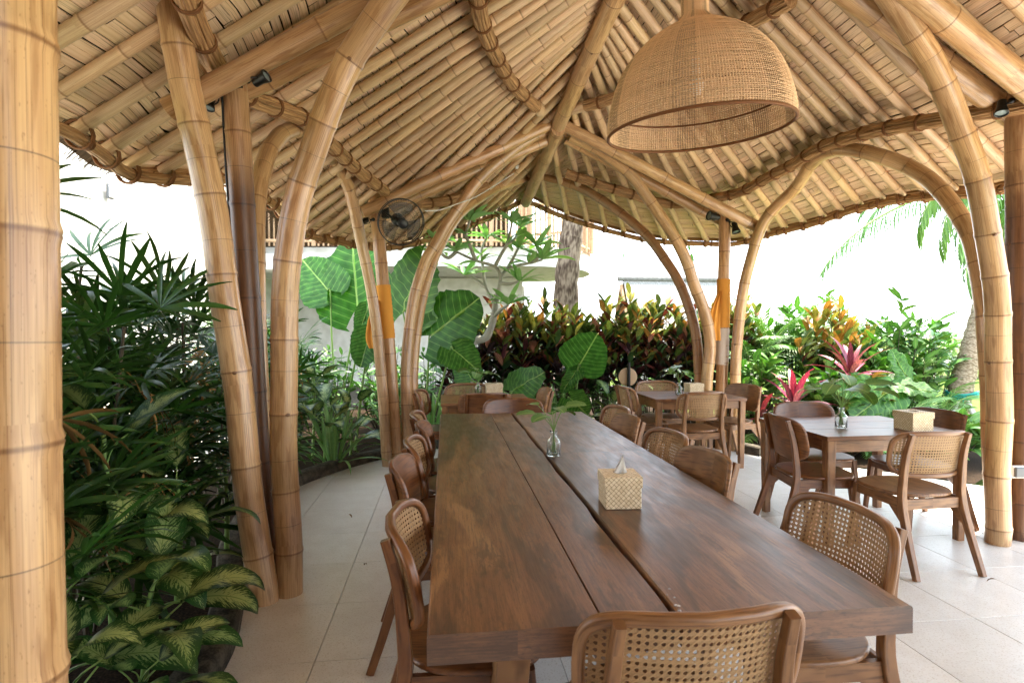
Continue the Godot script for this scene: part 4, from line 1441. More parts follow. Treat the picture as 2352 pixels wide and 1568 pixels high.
func woven_box(label: String, p: Vector3, turn: float, w: float, h: float, tissue: bool) -> Node3D:
	var t := thing("tissue_box", label, "tissue box", p, turn, "woven pandanus tissue boxes")
	var b := MB.new()
	b.box(Vector3(0, h * 0.36, 0), Vector3(w * 0.955, h * 0.72, w * 0.955), 0.003, Basis.IDENTITY, Color.WHITE, Vector2(0.03, 0.05))
	put("box_body", b, M.woven, t)
	# lid with a round hole
	b = MB.new()
	var y0 := h * 0.66
	var y1 := h
	var hw := w * 0.5
	var m := 24
	var sq := func(a: float, r: float) -> Vector3:
		var c := cos(a)
		var s := sin(a)
		return Vector3(c, 0, s) * (r / maxf(absf(c), absf(s)))
	for k in m:
		var a0 := TAU * k / m + TAU / 8.0
		var a1 := TAU * (k + 1) / m + TAU / 8.0
		var rim0 := Vector3(cos(a0), 0, sin(a0)) * w * 0.17
		var rim1 := Vector3(cos(a1), 0, sin(a1)) * w * 0.17
		var o0: Vector3 = sq.call(a0, hw)
		var o1: Vector3 = sq.call(a1, hw)
		var q := [rim0, rim1, o1, o0]
		var ps := []
		var us := []
		for e in q:
			ps.push_back(e + Vector3(0, y1 - (0.0025 if e == o0 or e == o1 else 0.0), 0)); us.push_back(Vector2(e.x, e.z))
		b.flat(ps, us, Color.WHITE, Vector3.UP)
		var d := ((o0 + o1) * 0.5)
		var face := Vector3(signf(d.x), 0, 0) if absf(d.x) > absf(d.z) else Vector3(0, 0, signf(d.z))
		var along := 2 if face.x != 0 else 0
		b.flat([o0 + Vector3(0, y1 - 0.0025, 0), o1 + Vector3(0, y1 - 0.0025, 0), o1 + Vector3(0, y0, 0), o0 + Vector3(0, y0, 0)], [Vector2(o0[along], y1), Vector2(o1[along], y1), Vector2(o1[along], y0), Vector2(o0[along], y0)], Color.WHITE, face)
		b.flat([o0 + Vector3(0, y0, 0), o1 + Vector3(0, y0, 0), o1 * 0.94 + Vector3(0, y0, 0), o0 * 0.94 + Vector3(0, y0, 0)], [Vector2.ZERO, Vector2.ZERO, Vector2.ZERO, Vector2.ZERO], Color(0.7, 0.7, 0.7), Vector3.DOWN)
		b.flat([rim0 + Vector3(0, y1, 0), rim1 + Vector3(0, y1, 0), rim1 + Vector3(0, y1 - 0.012, 0), rim0 + Vector3(0, y1 - 0.012, 0)], [Vector2.ZERO, Vector2.ZERO, Vector2.ZERO, Vector2.ZERO], Color(0.8, 0.8, 0.8), -rim0)
	put("box_lid", b, M.woven, t)
	if tissue:
		b = MB.new()
		var rows := []
		var tip := Vector3(0.012, h + w * 0.50, 0.0)
		for k in 17:
			var s := k / 16.0
			var x := lerpf(-0.034, 0.036, s)
			var fold := sin(s * 9.0) * 0.010
			var row := []
			for j in 6:
				var q := j / 5.0
				var base := Vector3(x, h - 0.02, fold * 1.4)
				var p2 := base.lerp(tip + Vector3(x * 0.12, -absf(s - 0.45) * 0.03, fold * 0.3), q)
				p2.z += sin(q * PI) * 0.006 * sin(s * 5.0)
				row.push_back(b.add(p2, Vector3(fold * 20.0 * cos(s * 9.0), 0.2, 1).normalized(), Vector2(s, q)))
			rows.push_back(row)
		for k in 16:
			for j in 5: b.quad(rows[k][j], rows[k][j + 1], rows[k + 1][j + 1], rows[k + 1][j])
		put("tissue", b, M.tissue, t)
	strip_counts(t)
	return t

func leaf_mesh(len_: float, wid: float, shape: Callable, droop: float, fold: float, wave: float, seg := 10, half := 2, tip_off := 0.0) -> MB:
	# grows from the origin along -z, upper face towards +y; shape(t) gives the half width 0..1
	var b := MB.new()
	var p := Vector3.ZERO
	var a := 0.0
	var rows := []
	var k := 0
	while k <= seg:
		var t := float(k) / seg
		var d := Vector3(0, -sin(a), -cos(a))
		var up := Vector3(0, cos(a), -sin(a))
		var w: float = shape.call(t) * wid * 0.5
		var row := []
		for j in range(-half, half + 1):
			var x := float(j) / half
			var lift := fold * absf(x) * w + wave * w * sin(t * 16.0 + (2.0 if j > 0 else 0.0)) * x * x
			var q := p + Vector3(x * w, 0, 0) + up * lift
			row.push_back(b.add(q, (up + Vector3(-x * fold * 1.0, 0, 0)).normalized(), Vector2(0.5 + x * 0.5, t)))
		rows.push_back(row)
		p += d * (len_ / seg)
		a += droop / seg * (0.4 + 1.2 * t)
		k += 1
	for r in seg:
		for j in half * 2: b.quad(rows[r][j], rows[r][j + 1], rows[r + 1][j + 1], rows[r + 1][j])
	return b

func aim(p: Vector3, d: Vector3, roll := 0.0, s := 1.0) -> Transform3D:
	d = d.normalized()
	var u := Vector3.UP if absf(d.y) < 0.97 else Vector3(0.3, 0, 1).normalized()
	var bs := Basis.looking_at(d, u) * Basis(Vector3(0, 0, 1), roll)
	return Transform3D(bs.scaled_local(Vector3(s, s, s)), p)

var pothos: Array = []
func vase(label: String, p: Vector3, h: float, size: float, stems: int, seed_: int) -> void:
	var r := RandomNumberGenerator.new()
	r.seed = seed_
	var t := thing("glass_vase", label, "vase", p, 0.0, "glass bottle vases with cuttings")
	var k := h / 0.14
	var b := MB.new()
	b.lathe(Vector3.ZERO, [Vector2(0.0, 0.001), Vector2(0.034, 0.001), Vector2(0.038, 0.005), Vector2(0.038, 0.07), Vector2(0.035, 0.085), Vector2(0.020, 0.103), Vector2(0.017, 0.115), Vector2(0.017, 0.128), Vector2(0.023, 0.139), Vector2(0.022, 0.140), Vector2(0.0155, 0.128), Vector2(0.0155, 0.115), Vector2(0.018, 0.103), Vector2(0.033, 0.084), Vector2(0.036, 0.07), Vector2(0.036, 0.006), Vector2(0.0, 0.005)], 26, Basis.IDENTITY.scaled(Vector3(k, k, k)))
	put("bottle", b, M.glass, t)
	var st := MB.new()
	var leaves := []
	for j in stems:
		var a := TAU * (j + r.randf() * 0.6) / stems
		var d := Vector3(cos(a), 0, sin(a))
		var up := r.randf_range(0.6, 1.25)
		var top := Vector3(0, h, 0) + d * size * r.randf_range(0.25, 0.75) + Vector3(0, size * up * 0.75, 0)
		var path := smooth([Vector3(-d.x * 0.012, 0.02, -d.z * 0.012), Vector3(d.x * 0.004, h, d.z * 0.004), Vector3(0, h, 0).lerp(top, 0.55) + Vector3(0, size * 0.10, 0), top], 4)
		st.tube(path, [0.0022], 5, [], Vector2(1, 1))
		leaves.push_back([top, (d + Vector3(0, r.randf_range(-0.35, 0.25), 0)).normalized(), r.randf_range(0.75, 1.15)])
	for j in 7:
		var a := r.randf() * TAU
		st.tube(smooth([Vector3(0, h * 0.5, 0), Vector3(cos(a) * 0.02, h * 0.3, sin(a) * 0.02), Vector3(cos(a + 1.0) * 0.022, h * 0.1, sin(a + 1.0) * 0.022)], 3), [0.0008], 3, [], Vector2(1, 1))
	put("stems", st, M.petiole, t)
	if pothos.is_empty():
		var sh := func(q: float) -> float: return sqrt(maxf(0.0, 1.0 - pow(2.0 * pow(q, 0.62) - 1.0, 2.0))) * (1.0 - 0.12 * q)
		for j in 3: pothos.push_back(leaf_mesh(0.10, 0.072, sh, 0.5 + 0.25 * j, 0.16, 0.05, 9, 2).mesh())
	for e in leaves: inst("leaf", pothos[r.randi() % 3], M.green, t, aim(e[0], e[1], r.randf_range(-0.4, 0.4), e[2] * size / 0.14))
	strip_counts(t)

func build_furniture() -> void:
	long_table()
	var g := "chairs along the long table"
	# east side, nearest first
	seat_at("cane", 1.234 + 0.185, 0.47, PI / 2 - 0.03, "large cane back chair pushed in at the near right corner of the long table", g)
	seat_at("solid", 1.234 + 0.12, 1.36, PI / 2, "solid wood back chair between two cane chairs on the long table's right side", g)
	seat_at("cane", 1.234 + 0.15, 1.92, PI / 2 + 0.05, "middle cane back chair on the long table's right side", g)
	seat_at("solid", 1.234 + 0.11, 2.56, PI / 2, "solid back chair overlapping the farthest cane chair on the table's right side", g)
	seat_at("cane", 1.234 + 0.19, 3.05, PI / 2 + 0.04, "farthest cane back chair on the long table's right side", g)
	# west side
	seat_at("cane", -0.10, 0.56, -PI / 2 - 0.05, "cane back chair at the near left of the long table beside the walkway", g, true)
	seat_at("solid", -0.17, 1.34, -PI / 2 - 0.03, "dark solid back chair, second from the near left table corner", g, true)
	seat_at("cane", -0.14, 1.86, -PI / 2, "middle cane back chair on the long table's left side", g, true)
	seat_at("solid", -0.11, 2.40, -PI / 2, "dark solid back chair, fourth along the long table's left side", g, true)
	seat_at("cane", -0.17, 2.90, -PI / 2 + 0.03, "cane back chair at the far left of the long table", g, true)
	# heads of the table
	seat_at("cane", 0.595, -0.15, 0.0 + 0.02, "closest cane back chair, seen from behind at the table's near end", g)
	seat_at("solid", 0.64, 3.70, PI, "solid back chair at the far head of the long table", g, true)
	# small tables and their chairs
	var g2 := "chairs round the small tables"
	var r1 := on(1903, 1003, 0.75)
	var place := func(origin: Vector3, kind: String, u: float, w: float, face: float, label: String, dark := false) -> void:
		var keep := corner
		corner = origin
		seat_at(kind, u, w, face, label, g2, dark)
		corner = keep
	r1.y = 0.0
	var mid := func(o: Vector3, u: float, w: float) -> Vector3:
		return o + Vector3(u * cos(TURN) - w * sin(TURN), 0, -(u * sin(TURN) + w * cos(TURN)))
	small_table("small teak table nearest on the right, set with vase and woven box", mid.call(r1, 0.53, 0.42), 1.07, 0.84, M.wood_dark)
	place.call(r1, "solid", -0.16, 0.30, -PI / 2 - 0.12, "solid back chair with its back to the walkway left of the nearest small table", true)
	place.call(r1, "solid", 0.45, 0.98, PI, "dark solid back chair tucked in behind the nearest small table", true)
	place.call(r1, "solid", 1.22, 0.42, PI / 2, "solid back chair half hidden behind the woven box on the nearest small table", true)
	place.call(r1, "cane", 0.40, -0.42, 0.06, "cane back chair pulled out in front of the nearest small table by the bamboo posts")
	var r2 := on(1508, 917, 0.75)
	r2.y = 0.0
	small_table("small teak table in front of the far right bamboo posts", mid.call(r2, 0.5, 0.40), 1.0, 0.80, M.wood_dark)
	place.call(r2, "cane", 0.38, -0.30, 0.03, "cane back chair seen from behind at the table by the far right posts")
	place.call(r2, "cane", -0.22, 0.42, -PI / 2 + 0.05, "cane back chair seen edge on, left of the table by the far right posts")
	place.call(r2, "cane", 0.36, 0.98, PI, "cane back chair facing the camera behind the table by the far right posts")
	place.call(r2, "solid", 1.22, 0.42, PI / 2 + 0.25, "solid back chair by the red cordyline, right of the table by the far posts")
	var r3 := on(1012, 927, 0.75)
	r3.y = 0.0
	small_table("small teak table beyond the far end of the long table", mid.call(r3, 0.46, 0.40), 0.92, 0.78, M.wood)
	place.call(r3, "solid", 0.44, -0.05, 0.0, "dark solid back chair in front of the small table beyond the long table", true)
	place.call(r3, "cane", -0.22, 0.30, -PI / 2 - 0.1, "cane back chair beside the far left posts, left of the small far table", true)
	place.call(r3, "cane", 0.30, 0.98, PI, "cane back chair behind the small table beyond the long table")
	place.call(r3, "solid", 1.12, 0.36, PI / 2, "chair seen edge on at the right of the small table beyond the long table")
	# bits of dry leaf on the tiles
	var litter := func(px: float, py: float, turn: float, label: String) -> void:
		var lb := leaf_mesh(0.055, 0.014, func(q: float) -> float: return sin(PI * q), 1.6, 0.5, 0.2, 7, 1)
		tag(put("dry_leaf", lb, M.dry_palm, self, Transform3D(Basis(Vector3.UP, turn), on(px, py, 0.018))), label, "dry leaf")
	litter.call(842, 1296, 0.6, "curled dry leaf on the walkway tiles left of the long table")
	litter.call(2165, 1582, 2.0, "thin dry leaf on the tiles right of the long table's near corner")
	litter.call(800, 1180, 4.0, "small dry leaf on the walkway tiles near the curved post")
	litter.call(2290, 1330, 1.2, "dry leaf on the tiles before the near right posts")
	# things on the tables
	var p := on(1432, 1172, 0.7505)
	woven_box("woven box with a white tissue sticking out, on the long table", p + Vector3(0.0, 0, -0.082), TURN * 0.2 + 0.02, 0.150, 0.130, true)
	vase("glass bottle vase with pothos cutting on the long table", on(1273, 1050, 0.7505) + Vector3(0, 0, -0.038), 0.145, 0.16, 7, 5)
	p = on(2118, 992, 0.7505)
	woven_box("closed woven box on the nearest small table at the right", p + Vector3(0.01, 0, -0.1), TURN + 0.05, 0.175, 0.135, false)
	vase("glass bottle vase with yellow green cutting on the nearest small table", on(1940, 985, 0.7505) + Vector3(0, 0, -0.04), 0.15, 0.27, 14, 9)
	p = on(1600, 908, 0.7505)
	woven_box("small woven box on the table by the far right posts", p + Vector3(0, 0, -0.09), TURN, 0.165, 0.13, false)
	vase("small vase with a leafy sprig on the table by the far right posts", on(1560, 907, 0.7505), 0.14, 0.2, 9, 12)
	p = on(1134, 906, 0.7505)
	woven_box("small woven box on the table beyond the long table", p + Vector3(0, 0, -0.09), TURN, 0.19, 0.12, false)
	vase("small vase with a leafy sprig on the table beyond the long table", on(1098, 906, 0.7505), 0.14, 0.2, 8, 15)

# ------------------------------------------------------------------ lamp, fan and small fittings
func pendant() -> void:
	var p := at(1604, 300, 2.62)
	var t := thing("pendant_lamp", "large dome shaped wicker pendant lamp hanging over the long table", "lamp", p)
	var prof := smooth([Vector3(0.409, 0, 0), Vector3(0.408, 0.06, 0), Vector3(0.392, 0.13, 0), Vector3(0.364, 0.215, 0), Vector3(0.312, 0.305, 0), Vector3(0.232, 0.385, 0), Vector3(0.140, 0.442, 0), Vector3(0.070, 0.472, 0), Vector3(0.058, 0.51, 0), Vector3(0.056, 0.62, 0), Vector3(0.055, 0.80, 0)], 4)
	var tilt := Basis(Vector3(0, 0, 1), 0.062) * Basis(Vector3(1, 0, 0), 0.085)
	var ln := lengths(prof)
	var total := ln[ln.size() - 1]
	var b := MB.new()
	var stakes := 210
	for k in stakes:
		var a := TAU * k / stakes
		var f := (0.62 if (k / 8) % 4 == 0 else 0.95) * rng.randf_range(0.85, 1.05)
		var stop := total if k % 3 == 0 else (ln[24] + 0.03 if k % 3 == 1 else ln[22])
		var pts := []
		var m := 16 if k % 3 == 0 else 12
		for j in m + 1:
			var q := walk(prof, ln, stop * j / m)
			pts.push_back(tilt * Vector3(cos(a) * q.x, q.y, sin(a) * q.x))
		b.tube(pts, [0.0033], 4, [], Vector2(1, 1), Vector2.ZERO, false)
		for j in range(b.c.size() - (m + 1) * 5, b.c.size()): b.c[j] = Color(f, f, f)
	put("shade_stakes", b, M.wicker, t)
	b = MB.new()
	var s := 0.004
	var row := 0
	while s < total:
		var q := walk(prof, ln, s)
		var band := 0.80 if row % 6 == 0 else 1.0
		var m := 84 if q.x > 0.15 else 40
		var pts := []
		var ph := rng.randf() * TAU
		for j in m + 1:
			var a := TAU * j / m
			pts.push_back(tilt * Vector3(cos(a) * (q.x + 0.0012 * (1 if (j + row) % 2 == 0 else -1)), q.y + 0.0015 * sin(a * 3.0 + ph), sin(a) * (q.x + 0.0012 * (1 if (j + row) % 2 == 0 else -1))))
		b.tube(pts, [0.0026], 4, [], Vector2(1, 1), Vector2.ZERO, false)
		for j in m + 1:
			var f := band * (0.84 if (j * 210 / m / 9) % 4 == 0 else 1.02) * rng.randf_range(0.92, 1.08)
			for e in 5: b.c[b.c.size() - (m + 1) * 5 + j * 5 + e] = Color(f, f, f)
		s += 0.0088
		row += 1
	put("shade_weave", b, M.wicker, t)
	b = MB.new()
	var ring := []
	for j in 97:
		var a := TAU * j / 96.0
		ring.push_back(tilt * Vector3(cos(a) * 0.409, 0.0, sin(a) * 0.409))
	b.tube(ring, [0.0075], 7, [], Vector2(1, 1), Vector2.ZERO, false)
	for h in [0.12, 0.30]:
		ring = []
		var rr := 0.388 if h < 0.2 else 0.288
		for j in 65:
			var a := TAU * j / 64.0
			ring.push_back(tilt * Vector3(cos(a) * rr, h, sin(a) * rr))
		b.tube(ring, [0.005], 5, [], Vector2(1, 1), Vector2.ZERO, false)
	put("rim", b, M.wicker_dark, t)
	b = MB.new()
	var up := tilt * Vector3(0, 0.80, 0)
	var c := crest(2.5) - p
	b.tube([tilt * Vector3(0, 0.30, 0), up, Vector3(c.x, c.y - 0.05, c.z)], [0.006], 6, [])
	put("cord", b, M.black, t)
	b = MB.new()
	b.lathe(tilt * Vector3(0, 0.24, 0), [Vector2(0, 0.08), Vector2(0.02, 0.08), Vector2(0.022, 0.0), Vector2(0.03, -0.03), Vector2(0.03, -0.06), Vector2(0.015, -0.085), Vector2(0, -0.09)], 14)
	put("bulb", b, M.white, t)
	strip_counts(t)

func fan() -> void:
	var p := at(922, 511, 5.7)
	var t := thing("wall_fan", "black caged wall fan on the far left bamboo post", "fan", p)
	var nn := Vector3(0.42, -0.36, 0.83).normalized()
	var x := Vector3.UP.cross(nn).normalized()
	var bs := Basis(x, nn, x.cross(nn))        # y runs out of the fan
	var r := 0.232
	var b := MB.new()
	var rings := [[r, 0.0, 0.006], [r, -0.045, 0.004], [r * 0.75, 0.045, 0.002], [r * 0.5, 0.062, 0.002], [r * 0.2, 0.072, 0.003], [r * 0.7, -0.085, 0.002]]
	for e in rings:
		var q := []
		for j in 49: q.push_back(bs * Vector3(cos(TAU * j / 48.0) * e[0], e[1], sin(TAU * j / 48.0) * e[0]))
		b.tube(q, [e[2]], 5, [], Vector2(1, 1), Vector2.ZERO, false)
	for k in 56:
		var a := TAU * k / 56.0
		var q := []
		for e in [[0.2, 0.072], [0.5, 0.062], [0.78, 0.042], [1.0, 0.0]]:
			q.push_back(bs * Vector3(cos(a) * r * e[0], e[1], sin(a) * r * e[0]))
		b.tube(q, [0.0011], 3, [], Vector2(1, 1), Vector2.ZERO, false)
		q = []
		for e in [[1.0, -0.005], [0.98, -0.045], [0.7, -0.085], [0.25, -0.10]]:
			q.push_back(bs * Vector3(cos(a + 0.05) * r * e[0], e[1], sin(a + 0.05) * r * e[0]))
		b.tube(q, [0.0012], 3, [], Vector2(1, 1), Vector2.ZERO, false)
	put("cage", b, M.iron, t)
	b = MB.new()
	b.lathe(Vector3.ZERO, [Vector2(0, 0.082), Vector2(0.035, 0.078), Vector2(0.046, 0.068), Vector2(0.046, 0.058)], 20, bs)
	put("badge", b, M.black, t)
	for k in 3:
		var bb := MB.new()
		var rows := []
		for j in 9:
			var q := j / 8.0
			var a0 := TAU * k / 3.0 + lerpf(-0.15, -0.25, q)
			var a1 := a0 + lerpf(0.5, 1.35, sin(q * PI * 0.62))
			var rad := lerpf(0.035, r * 0.88, q)
			var row := []
			for i in 7:
				var a := lerpf(a0, a1, i / 6.0)
				row.push_back(bb.add(bs * Vector3(cos(a) * rad, -0.03 + 0.04 * (i / 6.0), sin(a) * rad), nn, Vector2(q, i / 6.0)))
			rows.push_back(row)
		for j in 8:
			for i in 6: bb.quad(rows[j][i], rows[j][i + 1], rows[j + 1][i + 1], rows[j + 1][i])
		put("blade", bb, M.blade, t)
	b = MB.new()
	b.lathe(Vector3.ZERO, [Vector2(0, 0.02), Vector2(0.04, 0.018), Vector2(0.045, -0.03), Vector2(0.045, -0.05)], 18, bs)
	put("hub", b, M.black, t)
	b = MB.new()
	b.lathe(Vector3.ZERO, [Vector2(0.03, -0.08), Vector2(0.062, -0.09), Vector2(0.066, -0.17), Vector2(0.05, -0.205), Vector2(0, -0.21)], 20, bs)
	put("motor", b, M.black, t)
	b = MB.new()
	var wall := at(885, 488, 6.13) - p
	b.tube([bs * Vector3(0, -0.19, 0), bs * Vector3(0, -0.25, 0) + Vector3(0, -0.03, 0), wall], [0.014], 8, [])
	b.box(wall, Vector3(0.08, 0.12, 0.05), 0.008)
	put("bracket", b, M.black, t)
	strip_counts(t)

func spotlight(label: String, base: Vector3, dir: Vector3, size: float, held: Vector3) -> void:
	var t := thing("spotlight", label, "spotlight", base, 0.0, "black spotlights on the bamboo frame")
	var b := MB.new()
	dir = dir.normalized()
	var x := dir.cross(Vector3(0.2, 1, 0.1)).normalized()
	var bs := Basis(x, dir, x.cross(dir))
	b.lathe(Vector3.ZERO, [Vector2(0, -0.5), Vector2(0.22, -0.5), Vector2(0.26, -0.44), Vector2(0.27, 0.0), Vector2(0.40, 0.46), Vector2(0.40, 0.52), Vector2(0.35, 0.52), Vector2(0.33, 0.42)], 18, bs.scaled_local(Vector3(size, size, size)))
	put("lamp_housing", b, M.black, t)
	b = MB.new()
	b.lathe(Vector3.ZERO, [Vector2(0, 0.44), Vector2(0.2, 0.43), Vector2(0.34, 0.41)], 18, bs.scaled_local(Vector3(size, size, size)))
	put("lens", b, M.lens, t)
	b = MB.new()
	var side := dir.cross(held).normalized() * size * 0.31
	for s in [-1, 1]:
		b.tube([side * s, side * s + held * size * 0.45, side * s * 0.5 + held * size * 0.62], [size * 0.05], 6, [])
	b.tube([held * size * 0.6, held * size * 1.0], [size * 0.10], 8, [])
	b.ball(held * size * 1.0, Vector3(0.2, 0.2, 0.2) * size, 10)
	put("bracket", b, M.black, t)
	strip_counts(t)

func wrap_post(label: String, pix: Array, r: float, m: Material, tail: Array) -> void:
	var q := []
	for e in pix: q.push_back(at(e[0], e[1], e[2]))
	var b := MB.new()
	var p := resample(q, 0.012)
	var rad := []
	for k in p.size(): rad.push_back(r * (1.0 + 0.02 * sin(k * 1.7) + 0.012 * sin(k * 0.6)))
	b.tube(p, rad, 26, [], Vector2(1, 1))
	if tail.is_empty():
		tag(put("paper_wrap" if m == M.paper else "cloth_wrap", b, m, self), label, "post wrap")
		return
	var t := thing("cloth_wrap", label, "post wrap", Vector3.ZERO)
	put("wrap", b, m, t)
	b = MB.new()
	var rows := []
	var ta := []
	for e in tail: ta.push_back(at(e[0], e[1], e[2]))
	ta = smooth(ta, 5)
	for k in ta.size():
		var f := k / float(ta.size() - 1)
		var w := lerpf(0.02, 0.075, sin(f * 2.2))
		var row := []
		for j in 9:
			var s := j / 8.0 - 0.5
			row.push_back(b.add(ta[k] + Vector3(s * w * 2.0, 0.0, sin(s * 14.0 + f * 2.0) * 0.016), Vector3(cos(s * 14.0 + f * 2.0) * -0.7, 0, 1).normalized(), Vector2(s, f)))
		rows.push_back(row)
	for k in rows.size() - 1:
		for j in 8: b.quad(rows[k][j], rows[k][j + 1], rows[k + 1][j + 1], rows[k + 1][j])
	put("loose_end", b, m, t)
	strip_counts(t)

func build_fixtures() -> void:
	pendant()
	fan()
	spotlight("black spotlight pointing right, on top of the dark near left post", at(598, 183, 3.0), Vector3(0.85, 0.35, 0.25), 0.085, Vector3(-0.9, 0.1, -0.3).normalized())
	spotlight("black spotlight pointing down, left of the dark near left post", at(483, 236, 3.1), Vector3(-0.1, -0.95, 0.3), 0.075, Vector3(0.75, 0.65, -0.2).normalized())
	spotlight("black spotlight hanging at the top of the dark right post", at(2302, 246, 3.78), Vector3(-0.25, -0.93, 0.25), 0.10, Vector3(0.8, 0.5, -0.2).normalized())
	spotlight("black spotlight lying sideways on the beam by the far right posts", at(1640, 497, 6.78), Vector3(-0.95, 0.1, 0.3), 0.14, Vector3(0.6, 0.1, -0.8).normalized())
	spotlight("black spotlight hanging down just right of the far right post", at(1689, 522, 6.9), Vector3(0.1, -0.95, 0.3), 0.13, Vector3(-0.6, 0.7, -0.2).normalized())
	spotlight("small black spotlight left of the fan on the far left post", at(836, 508, 6.1), Vector3(-0.6, -0.4, 0.6), 0.10, Vector3(0.9, 0.2, -0.1).normalized())
	# camera under the ridge
	var t := thing("security_camera", "white dome security camera under the far end of the ridge", "security camera", at(1238, 386, 7.4))
	var b := MB.new()
	b.lathe(Vector3.ZERO, [Vector2(0, 0.07), Vector2(0.035, 0.07), Vector2(0.045, 0.055), Vector2(0.046, 0.0), Vector2(0.044, -0.02), Vector2(0.03, -0.045), Vector2(0, -0.052)], 18)
	put("body", b, M.white, t)
	b = MB.new()
	b.ball(Vector3(0.012, -0.015, 0.034), Vector3(0.02, 0.028, 0.017), 10)
	put("lens", b, M.black, t)
	b = MB.new()
	b.box(Vector3(0, 0.10, -0.03), Vector3(0.05, 0.06, 0.06), 0.006)
	put("bracket", b, M.white, t)
	strip_counts(t)
	b = MB.new()
	b.box(Vector3.ZERO, Vector3(0.07, 0.05, 0.05), 0.008)
	b.tube([Vector3(0.02, -0.01, 0.02), Vector3(0.06, 0.03, 0.02), Vector3(0.06, 0.08, -0.04)], [0.008], 6, [])
	var sock := put("junction_box", b, M.white, self, Transform3D(Basis.IDENTITY, at(1190, 384, 7.3)))
	tag(sock, "small white junction box left of the security camera", "junction box")
	# white wire along the far left frame
	b = MB.new()
	b.tube(smooth([at(975, 484, 5.95), at(1010, 482, 6.05), at(1050, 468, 6.2), at(1100, 448, 6.5), at(1180, 398, 7.2)], 5), [0.006], 6, [])
	tag(put("white_wire", b, M.white, self), "white wire slung from the fan to the ridge", "wire")
	# black cable down the dark post
	b = MB.new()
	b.tube(smooth([at(556, 200, 3.06), at(512, 196, 3.08), at(511, 250, 3.1), at(517, 360, 3.12), at(524, 470, 3.13), at(536, 600, 3.14), at(548, 720, 3.15)], 6), [0.0065], 7, [])
	tag(put("cable", b, M.black, self), "black cable running down the dark near left post", "cable")
	# socket on the dark right post
	t = thing("wall_socket", "grey weatherproof socket box with pale frame on the dark right post", "socket", at(2339, 1083, 3.86))
	b = MB.new()
	b.box(Vector3(0, 0, 0.0), Vector3(0.098, 0.085, 0.03), 0.012)
	put("frame", b, M.white, t)
	b = MB.new()
	b.box(Vector3(0.002, 0, 0.02), Vector3(0.083, 0.070, 0.022), 0.01)
	put("cover", b, M.grey, t)
	strip_counts(t)
	# cloth and paper round the far posts
	wrap_post("orange cloth wrapped round the far left bamboo post", [[880, 655, 6.2], [886, 720, 6.2], [891.5, 777, 6.2]], 0.076, M.cloth, [[866, 690, 6.13], [858, 730, 6.12], [856, 775, 6.12], [862, 800, 6.12]])
	wrap_post("orange cloth tied round the far right bamboo post with a loose end", [[1662.5, 641, 7.0], [1662, 700, 7.0], [1660.5, 752, 7.0]], 0.079, M.cloth, [[1655, 668, 6.92], [1644, 710, 6.9], [1640, 755, 6.9], [1643, 782, 6.9]])
	wrap_post("pale paper wrapped below the orange cloth on the far right post", [[1660.5, 754, 7.0], [1659.5, 800, 7.0], [1658.5, 837, 7.0]], 0.077, M.paper, [])
	# round sign in front of the hedge
	t = thing("garden_sign", "round wooden disc sign on a dark pole before the hedge", "sign", on(1444, 1000, 0.03) * Vector3(1, 0, 1))
	var g := t.position
	var c := at(1443, 866, -g.z)
	b = MB.new()
	b.tube([Vector3.ZERO, Vector3(0, c.y + 0.20, 0)], [0.024], 12, [])
	put("pole", b, M.iron, t)
	b = MB.new()
	b.lathe(Vector3(-0.005, c.y, -0.045), [Vector2(0, -0.014), Vector2(0.122, -0.014), Vector2(0.127, -0.009), Vector2(0.127, 0.009), Vector2(0.122, 0.014), Vector2(0, 0.014)], 30, Basis(Vector3.RIGHT, PI / 2), Color.WHITE, Vector2(0.5, 1.5))
	put("disc", b, M.disc, t)
	strip_counts(t)
	# drops of water on the table
	b = MB.new()
	for e in [[1538, 1352, 5], [1549, 1372, 4], [1556, 1391, 10], [1561, 1402, 6], [1545, 1421, 7], [1582, 1433, 7], [1570, 1441, 4], [1532, 1366, 3], [1596, 1440, 3]]:
		var q := on(e[0], e[1], 0.7503)
		b.ball(q, Vector3(e[2] * 0.0009, 0.0022, e[2] * 0.0007), 8)
	var dr := put("water_drops", b, M.drop, self)
	tag(dr, "scattered water drops on the near right of the long table", "water drops", "", "stuff")

# ------------------------------------------------------------------ plants
var fans: Array = []
var dumb: Array = []
var crot: Array = []
var lance: Array = []
var strap: Array = []
var plume: Array = []

